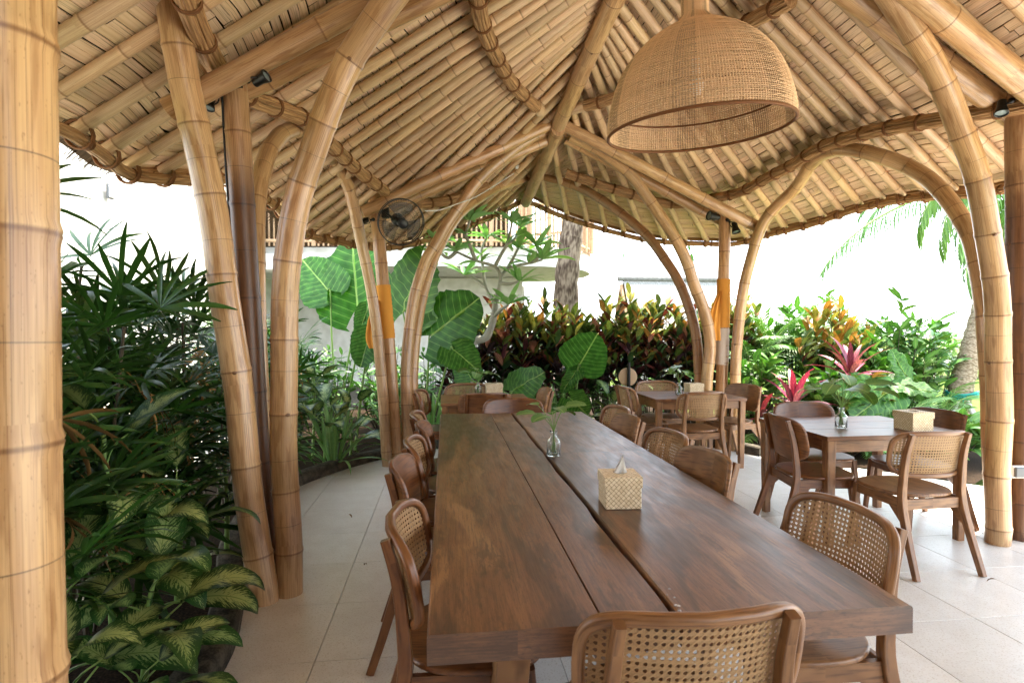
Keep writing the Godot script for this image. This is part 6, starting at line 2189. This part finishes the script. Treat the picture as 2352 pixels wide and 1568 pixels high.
func right_garden() -> void:
	var am := [frond_mesh(1.15, 22, 0.34, 0.026, 1.2, 0.15, Color(1.0, 1.05, 0.8)), frond_mesh(1.0, 20, 0.30, 0.024, 1.6, 0.25, Color(0.8, 0.95, 0.7)), frond_mesh(1.25, 24, 0.34, 0.026, 0.8, 0.1, Color(1.3, 1.2, 0.7))]
	var areca := []
	for b in am: areca.push_back(b.mesh())
	var k := 0
	for e in [[3.55, 8.4, 1.0, 18, "feathery areca palm right of the far right posts"], [3.95, 8.7, 1.25, 18, "feathery areca palm behind the pink cordyline"], [5.0, 8.6, 1.2, 16, "yellow tipped areca palm right of the orange croton"], [4.9, 7.3, 0.15, 11, "low feathery palm by the woven box on the right"], [5.9, 7.8, 0.3, 12, "low feathery palm before the leaning palm trunk"], [3.4, 7.7, 0.15, 10, "dark low palm behind the solid chair by the far posts"], [4.6, 9.3, 1.4, 16, "areca palm at the back of the right bed"]]:
		rosette("areca_palm", e[4], "areca palm", "feathery palms in the right bed", Vector3(e[0], -0.06, -e[1]), e[2], e[3], areca, M.green, 0.85, 0.8, 60 + k)
		k += 1
	# orange and green crotons
	var om := func(hf: float, rr: RandomNumberGenerator) -> Mesh:
		var pick := [3, 5, 9, 2, 4, 9] if hf < 0.6 else [6, 7, 7, 9, 6, 5]
		return crot[pick[rr.randi() % pick.size()]][rr.randi() % 3]
	var gm2 := func(hf: float, rr: RandomNumberGenerator) -> Mesh: return lance[[0, 2, 3, 0][rr.randi() % 4]]
	shrub("croton_bush", "orange and yellow croton bush above the pink cordyline", "croton bush", "crotons in the right bed", Vector3(4.55, -0.06, -8.0), Vector3(0.55, 1.95, 0.4), om, M.croton, 120, 260, 811, 1.35, 1.2)
	shrub("croton_bush", "bronze croton bush beneath the pink cordyline", "croton bush", "crotons in the right bed", Vector3(4.35, -0.06, -7.2), Vector3(0.45, 1.05, 0.35), om, M.croton, 90, 160, 812, 1.0)
	k = 0
	for e in [[5.5, 8.3, 2.05, 0.66, "pale green broad leaved shrub left of the leaning palm trunk"], [6.3, 8.9, 1.95, 0.75, "pale green broad leaved shrub behind the leaning palm trunk"], [3.25, 7.6, 1.3, 0.38, "glossy leaved shrub right of the far right posts"], [4.0, 7.35, 1.15, 0.42, "green shrub between the two pink cordylines"], [5.0, 7.9, 1.5, 0.5, "green shrub right of the pink cordyline"], [5.2, 6.7, 0.5, 0.45, "low green shrub behind the chair by the woven box"], [6.0, 8.3, 1.75, 0.6, "leafy pale shrub closest to the leaning palm trunk"], [4.5, 9.0, 2.05, 0.7, "tall leafy shrub close behind the orange croton"], [4.1, 6.9, 0.4, 0.4, "low green shrub behind the nearest small table"], [5.2, 9.6, 2.2, 0.8, "tall green shrub at the back of the right bed"], [3.7, 9.6, 2.1, 0.75, "green shrub at the back behind the areca palm"]]:
		shrub("broadleaf_shrub", e[4], "shrub", "broad leaved shrubs in the right bed", Vector3(e[0], -0.06, -e[1]), Vector3(e[3], e[2], e[3] * 0.7), gm2, M.green, 90, 170, 830 + k, 0.9)
		k += 1
	# cordylines with pink leaves
	var lc := func(q: float) -> float: return pow(sin(PI * pow(q, 0.85)), 0.8)
	var pink := []
	for c in [Color(0.55, 0.06, 0.15), Color(0.42, 0.04, 0.11), Color(0.22, 0.05, 0.10), Color(0.62, 0.18, 0.22)]: pink.push_back(leaf_mesh(0.56, 0.078, lc, 0.9, 0.25, 0.03, 9, 1).hue(c).mesh())
	var red := []
	for c in [Color(0.34, 0.05, 0.07), Color(0.18, 0.05, 0.06), Color(0.10, 0.07, 0.05)]: red.push_back(leaf_mesh(0.48, 0.075, lc, 1.0, 0.25, 0.03, 9, 1).hue(c).mesh())
	k = 0
	for e in [[4.28, 7.15, 0.98, 16, "bright pink cordyline in the middle of the right bed"], [3.52, 7.05, 0.62, 15, "bright pink cordyline behind the solid chair by the far posts"], [3.15, 7.15, 0.45, 12, "dark red cordyline beside the far right posts"], [4.62, 5.05, 0.20, 12, "dark red cordyline by the near right posts"], [4.95, 5.4, 0.75, 10, "red leaved cordyline behind the near right posts"], [4.55, 4.35, 0.05, 10, "low bronze cordyline at the floor edge by the near right posts"]]:
		rosette("cordyline", e[4], "cordyline", "cordylines in the right bed", Vector3(e[0], -0.06, -e[1]), e[2], e[3], pink if k < 2 else red, M.croton, 1.0 if k < 2 else 0.85, 0.55 if k < 2 else 0.9, 90 + k)
		k += 1
	# philodendron with big leaves
	elephant_ear("large leaved plant with glossy blades behind the woven box on the right", Vector3(5.0, -0.06, -7.3), [[at(2040, 900, 7.0), at(1960, 960, 6.8), Vector3(0, 0.6, 0.8), 0.9], [at(2060, 880, 7.1), at(2160, 900, 6.9), Vector3(0, 0.9, 0.6), 0.9], [at(2080, 860, 7.2), at(2050, 800, 7.2), Vector3(0.2, 0.3, 1), 0.9], [at(1990, 880, 7.0), at(1925, 900, 6.8), Vector3(0, 0.8, 0.8), 0.9]])
	# leaning palm with stakes
	var root := Vector3(6.2, -0.1, -8.0)
	var t := thing("leaning_palm", "young palm with a leaning ringed trunk and arching fronds at the right", "palm tree", root)
	var b := MB.new()
	var path := smooth([Vector3.ZERO, at(2216, 860, 8.0) - root, at(2250, 740, 8.0) - root, at(2300, 560, 8.1) - root, at(2370, 400, 8.2) - root], 10)
	var rad := []
	for j in path.size(): rad.push_back(lerpf(0.15, 0.105, float(j) / path.size()) * (1.06 if j % 2 == 0 else 0.97))
	b.tube(path, rad, 14, [], Vector2(1, 1.2))
	put("trunk", b, M.palm_bark, t)
	var cf := [frond_mesh(2.7, 46, 0.62, 0.034, 1.5, 0.5, Color(1.0, 1.05, 0.85)).mesh(), frond_mesh(2.5, 44, 0.58, 0.034, 1.9, 0.8, Color(0.9, 1.0, 0.85)).mesh(), frond_mesh(2.3, 40, 0.56, 0.034, 2.2, 0.9, Color(1.25, 1.15, 0.7)).mesh(), frond_mesh(3.3, 54, 0.62, 0.034, 1.15, 0.9, Color(1.3, 1.3, 1.0)).mesh()]
	var top: Vector3 = path[path.size() - 1]
	for e in [[-1.0, 0.25, 0.1, 3], [-0.9, -0.05, 0.4, 1], [-0.8, 0.35, -0.3, 1], [-0.65, -0.2, 0.5, 2], [-1.0, -0.1, -0.2, 3], [-0.9, 0.5, 0.45, 3], [-0.8, 0.12, 0.05, 2], [-0.95, 0.3, -0.55, 1], [-0.6, -0.25, 0.2, 1], [-0.3, 0.7, 0.8, 0], [0.4, 0.5, 0.8, 1], [0.9, 0.4, 0.2, 0], [0.7, 0.5, -0.7, 1], [-0.4, 0.9, -0.8, 0], [-0.75, 0.0, 0.15, 2], [0.1, 1.2, 0.1, 0], [-0.15, 0.0, 0.9, 2]]:
		inst("frond", cf[e[3]], M.green, t, aim(top, Vector3(e[0], e[1], e[2]), 0.0, 1.0))
	strip_counts(t)
	k = 0
	for e in [[at(2285, 990, 7.4), at(2212, 905, 7.95)], [at(2160, 1000, 7.6), at(2205, 905, 7.95)], [at(2240, 1000, 8.6), at(2210, 908, 8.1)]]:
		var sb := MB.new()
		var foot: Vector3 = e[0]
		foot.y = -0.14
		sb.tube([foot, e[1]], [0.035], 10, [])
		tag(put("tree_stake", sb, M.stake, self), "pale prop pole " + ["right of", "left of", "behind"][k] + " the leaning palm trunk", "tree stake", "prop poles of the leaning palm")
		k += 1
	b = MB.new()
	var tc := at(2209, 906, 8.0)
	for q in [-0.03, 0.0, 0.03]:
		var ring := []
		for j in 21: ring.push_back(tc + Vector3(cos(TAU * j / 20.0) * 0.19, q + 0.02 * sin(TAU * j / 10.0), sin(TAU * j / 20.0) * 0.19))
		b.tube(ring, [0.014], 6, [], Vector2(1, 1), Vector2.ZERO, false)
	b.tube([tc + Vector3(-0.1, 0, 0.17), tc + Vector3(-0.14, -0.18, 0.2)], [0.012, 0.006], 5, [])
	tag(put("rope_tie", b, M.teal, self), "teal rope tied round the leaning palm trunk and its props", "rope")

# ------------------------------------------------------------------ buildings behind the garden
func slab(b: MB, outline: Array, y0: float, y1: float) -> void:
	var pp := PackedVector2Array()
	for e in outline: pp.push_back(Vector2(e.x, e.z))
	var tr := Geometry2D.triangulate_polygon(pp)
	for y in [y0, y1]:
		for k in range(0, tr.size(), 3):
			var ps := []
			var us := []
			for j in 3:
				ps.push_back(Vector3(pp[tr[k + j]].x, y, pp[tr[k + j]].y)); us.push_back(pp[tr[k + j]])
			b.flat(ps, us, Color.WHITE, Vector3.UP if y == y1 else Vector3.DOWN)
	var c := Vector3.ZERO
	for e in outline: c += e
	c /= outline.size()
	for k in outline.size():
		var p: Vector3 = outline[k]
		var q: Vector3 = outline[(k + 1) % outline.size()]
		b.flat([Vector3(p.x, y1, p.z), Vector3(q.x, y1, q.z), Vector3(q.x, y0, q.z), Vector3(p.x, y0, p.z)], [Vector2(0, y1), Vector2(1, y1), Vector2(1, y0), Vector2(0, y0)], Color.WHITE, (p + q) * 0.5 - c)

func timber_wall(label: String, a: Vector3, c: Vector3, h: float) -> void:
	var t := thing("timber_wall", label, "wall", Vector3(a.x, -0.12, a.z))
	var d := c - a
	var n := int(d.length() / 0.22)
	var bs := Basis(d.normalized(), Vector3.UP, d.normalized().cross(Vector3.UP))
	for k in n:
		var b := MB.new()
		b.box(Vector3.ZERO, Vector3(d.length() / n - 0.004, h, 0.04), 0.004, Basis.IDENTITY, shade(Color(0.42, 0.36, 0.32), rng.randf_range(0.8, 1.0)), Vector2(rng.randf(), rng.randf()))
		put("plank", b, M.wood, t, Transform3D(bs, d * ((k + 0.5) / n) + Vector3(0, h * 0.5, 0)))
	strip_counts(t)

func build_buildings() -> void:
	# the bar behind the camera closes the pavilion at its back and along the near left
	timber_wall("dark timber wall of the bar closing the back of the pavilion", Vector3(-2.95, 0, 3.35), Vector3(3.0, 0, 3.35), 4.3)
	timber_wall("dark timber side wall of the bar at the near left", Vector3(-2.95, 0, -0.6), Vector3(-2.95, 0, 3.3), 2.75)
	# villa with a round ended balcony
	var t := thing("balcony_villa", "white villa with round ended balcony, bamboo railing and brown thatch above", "villa")
	var zf := 13.2
	var end := at(1366, 604, 14.4)
	var y1 := at(1217, 569, 13.3).y
	var y0 := at(1217, 612, 13.3).y
	var outline := []
	outline.push_back(Vector3(-9.0, 0, -zf))
	outline.push_back(Vector3(0.3, 0, -zf))
	for k in 13:
		var a := -PI / 2 + PI * k / 12.0
		outline.push_back(Vector3(0.3 + cos(a) * (end.x - 0.3), 0, -(zf + 2.2) - sin(a) * 2.2))
	outline.push_back(Vector3(-9.0, 0, -(zf + 4.4)))
	var b := MB.new()
	slab(b, outline, y0, y1)
	put("balcony_slab", b, M.plaster, t)
	b = MB.new()
	b.box(Vector3(-4.6, 1.4, -18.0), Vector3(10.0, 3.0, 0.3), 0.01)
	b.box(Vector3(-3.8, 1.4, -15.9), Vector3(8.2, 3.08, 0.25), 0.01)
	put("lower_wall", b, M.plaster, t)
	b = MB.new()
	b.box(Vector3(-4.6, y1 + 1.5, -15.4), Vector3(9.0, 3.0, 0.3), 0.01)
	put("upper_wall", b, M.thatch, t)
	# railing: posts, rails and sticks
	var edge := []
	for k in range(1, outline.size() - 2): edge.push_back(outline[k])
	edge.insert(0, Vector3(-6.0, 0, -zf - 0.0))
	for k in edge.size(): edge[k] = edge[k] + Vector3(0, 0, 0)
	var ln := lengths(edge)
	var total := ln[ln.size() - 1]
	for h in [0.12, 0.98]:
		var q := []
		for k in 41: q.push_back(walk(edge, ln, total * k / 40.0) * Vector3(0.985, 1, 0.985) + Vector3(0, y1 + h, 0))
		b = MB.new()
		culm(b, q, 0.04, 0.04, 8, 0.6, Color(1.1, 1.05, 1.0))
		put("rail", b, M.bamboo, t)
	var s := 0.0
	while s < total:
		var p := walk(edge, ln, s) * Vector3(0.985, 1, 0.985)
		b = MB.new()
		var post := int(round(s / 0.115)) % 12 == 0
		culm(b, [p + Vector3(0, y1, 0), p + Vector3(rng.randf_range(-0.01, 0.01), y1 + (1.12 if post else 0.97), 0)], 0.055 if post else 0.024, 0.055 if post else 0.021, 8 if post else 5, 0.4, Color(0.85, 0.76, 0.68))
		put("railing_post" if post else "railing_stick", b, M.bamboo, t)
		s += 0.115
	# upper posts and thatch eaves
	for x in [[1198, 13.6, 0.10], [1216, 13.5, 0.08], [1360, 14.3, 0.06]]:
		b = MB.new()
		var p := at(x[0], 560, x[1])
		culm(b, [Vector3(p.x, y1, p.z), Vector3(p.x, y1 + 3.2, p.z)], x[2], x[2], 10, 0.5, Color(1.1, 1.02, 0.95))
		put("balcony_post", b, M.bamboo, t)
	b = MB.new()
	var roof_ := []
	roof_.append_array([Vector3(-9.5, 0, -12.3), Vector3(0.6, 0, -12.5), Vector3(1.6, 0, -13.6), Vector3(1.8, 0, -18.0), Vector3(-9.5, 0, -18.4)])
	slab(b, roof_, y1 + 2.5, y1 + 2.8)
	put("thatch_roof", b, M.thatch, t)
	strip_counts(t)
	# white house on the left
	t = thing("white_house", "plain white house wall behind the lady palms at the left", "house")
	b = MB.new()
	b.box(Vector3(-7.6, 2.2, -9.0), Vector3(4.2, 4.7, 7.0), 0.02)
	put("wall", b, M.plaster, t)
	b = MB.new()
	b.box(Vector3(-6.3, 2.95, -13.2), Vector3(4.6, 0.35, 2.2), 0.02)
	put("parapet", b, M.plaster, t)
	strip_counts(t)
	t = thing("wall_lamp", "small white box lamp on the white house wall at upper left", "wall lamp", Vector3(-5.45, at(255, 440, 7.7).y, -7.7))
	b = MB.new()
	b.box(Vector3(0.05, 0, 0), Vector3(0.12, 0.16, 0.09), 0.008)
	put("body", b, M.white, t)
	b = MB.new()
	b.box(Vector3(0.0, 0.0, 0.0), Vector3(0.03, 0.2, 0.12), 0.004)
	put("base", b, M.grey, t)
	strip_counts(t)
	# thatched hut
	var rz := 15.0
	var a := at(1432, 642, rz)
	t = thing("thatched_hut", "low hut with pale thatched gable roof beyond the hedge", "hut", Vector3(a.x, 0, a.z))
	var h := a.y
	b = MB.new()
	for sgn in [-1, 1]:
		b.flat([Vector3(0, h, 0), Vector3(2.8, h, -0.3), Vector3(2.8, h - 1.7, -0.3 + sgn * 1.5), Vector3(0, h - 1.7, sgn * 1.5)], [Vector2(0, 0), Vector2(6, 0), Vector2(6, 2), Vector2(0, 2)], Color.WHITE, Vector3(0, 1, sgn))
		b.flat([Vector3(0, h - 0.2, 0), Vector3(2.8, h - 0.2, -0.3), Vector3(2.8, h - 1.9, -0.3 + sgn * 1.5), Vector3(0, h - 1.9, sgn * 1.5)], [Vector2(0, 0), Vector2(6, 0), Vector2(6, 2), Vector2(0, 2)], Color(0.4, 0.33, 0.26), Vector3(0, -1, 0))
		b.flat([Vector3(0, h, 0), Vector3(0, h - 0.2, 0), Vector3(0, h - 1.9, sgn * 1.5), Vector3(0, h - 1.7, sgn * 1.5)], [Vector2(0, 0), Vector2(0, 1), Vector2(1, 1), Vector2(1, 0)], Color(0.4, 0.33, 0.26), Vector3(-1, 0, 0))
	put("thatch_roof", b, M.pale_thatch, t)
	b = MB.new()
	b.tube([Vector3(-0.15, h + 0.02, 0.02), Vector3(2.8, h + 0.02, -0.28)], [0.07], 8, [Color(0.7, 0.7, 0.7), Color(0.7, 0.7, 0.7)])
	put("ridge_cap", b, M.pale_thatch, t)
	b = MB.new()
	b.box(Vector3(1.6, (h - 1.7) * 0.5, -0.15), Vector3(2.2, h - 1.7, 2.2), 0.02)
	put("wall", b, M.plaster, t)
	for q in [[-1, "gable_beam"], [1, "gable_beam"]]:
		b = MB.new()
		culm(b, [Vector3(-0.05, h - 0.15, 0), Vector3(-0.05, h - 1.95, q[0] * 1.55)], 0.05, 0.05, 8, 0.5, Color(0.8, 0.7, 0.6))
		put(q[1], b, M.bamboo, t)
	b = MB.new()
	b.flat([Vector3(0.35, h - 0.3, 0), Vector3(0.35, h - 1.9, 1.3), Vector3(0.35, h - 1.9, -1.3)], [Vector2(0.5, 0), Vector2(1, 1), Vector2(0, 1)], Color.WHITE, Vector3(-1, 0, 0.2))
	put("gable_panel", b, M.rod, t)
	strip_counts(t)
	# big grey trunk
	var root := at(1300, 690, 10.6)
	root.y = -0.14
	t = thing("grey_tree", "tall tree with thick pale grey trunk rising behind the hedge", "tree", root)
	b = MB.new()
	var path := smooth([Vector3.ZERO, at(1300, 690, 10.6) - root, at(1306, 600, 10.6) - root, at(1318, 500, 10.7) - root, at(1340, 380, 10.9) - root, at(1350, 250, 11.2) - root], 6)
	var rad := []
	for k in path.size(): rad.push_back(lerpf(0.25, 0.16, float(k) / path.size()) * (1.0 + 0.05 * sin(k * 1.4) + 0.03 * sin(k * 3.1)))
	b.tube(path, rad, 16, [], Vector2(1, 0.6))
	for k in b.c.size(): b.c[k] = Color(1.25, 1.22, 1.2)
	put("trunk", b, M.bark, t)
	var top: Vector3 = path[path.size() - 1]
	var r := RandomNumberGenerator.new()
	r.seed = 31
	var crown := MB.new()
	var lf := leaf_mesh(0.22, 0.075, func(q: float) -> float: return pow(sin(PI * q), 0.8), 0.5, 0.2, 0.0, 4, 1)
	for k in 7:
		var an := k * 0.9
		var e := top + Vector3(cos(an) * r.randf_range(1.2, 2.2), r.randf_range(0.8, 2.2), sin(an) * r.randf_range(1.0, 1.8))
		b = MB.new()
		b.tube(smooth([top - Vector3(0, 0.3, 0), top.lerp(e, 0.5) + Vector3(0, 0.25, 0), e], 4), [0.10, 0.09, 0.08, 0.07, 0.06, 0.05, 0.04, 0.03, 0.02], 7, [], Vector2(1, 1))
		put("limb", b, M.bark, t)
		for j in 150:
			var q := e + Vector3(r.randfn(0, 0.6), r.randfn(0, 0.4), r.randfn(0, 0.6))
			crown.join(lf, aim(q, Vector3(r.randf_range(-1, 1), r.randf_range(-0.8, 0.4), r.randf_range(-1, 1)), r.randf_range(-1, 1)))
	put("crown", crown, M.green, t).set_meta("kind", "stuff")
	# hanging sprays under the eave
	for e in [[1440, 470, 1436, 590], [1580, 480, 1592, 640], [1610, 470, 1560, 610], [1500, 470, 1480, 560]]:
		var a0: Vector3 = at(e[0], e[1], 10.2) - root
		var a1: Vector3 = at(e[2], e[3], 10.2) - root
		var tw := MB.new()
		var pth := smooth([a0 + Vector3(0, 1.6, 0), a0, a0.lerp(a1, 0.6) + Vector3(0.06, 0, 0), a1], 4)
		tw.tube(pth, [0.006], 4, [])
		put("twig", tw, M.bark, t)
		for j in 9:
			var q := a0.lerp(a1, j / 8.0)
			inst("leaf", lance[j % 4], M.green, t, aim(q, Vector3(r.randf_range(-1, 1), -0.9, r.randf_range(-0.6, 0.6)), r.randf_range(-1, 1), 0.62))
	strip_counts(t)
	# a row of trees closing the view
	var fm := func(hf: float, rr: RandomNumberGenerator) -> Mesh: return lance[rr.randi() % 4]
	for k in 8:
		var p := Vector3([-6.0, -3.5, 0.9, 3.8, 7.0, 9.5, 12.5, 16.0][k], -0.14, -[20.0, 20.5, 19.5, 21.0, 22.0, 20.5, 21.0, 20.0][k])
		shrub("garden_bush", "distant green bush " + ["far left behind the villa", "behind the villa wall", "in the shade under the round balcony", "behind the thatched hut", "right of the thatched hut", "beyond the right bed", "beyond the leaning palm", "at the far right of the lawn"][k], "bush", "distant bushes behind the buildings", p, Vector3(1.3, 1.8, 1.0), fm, M.green, 0, 420, 880 + k, 1.3)
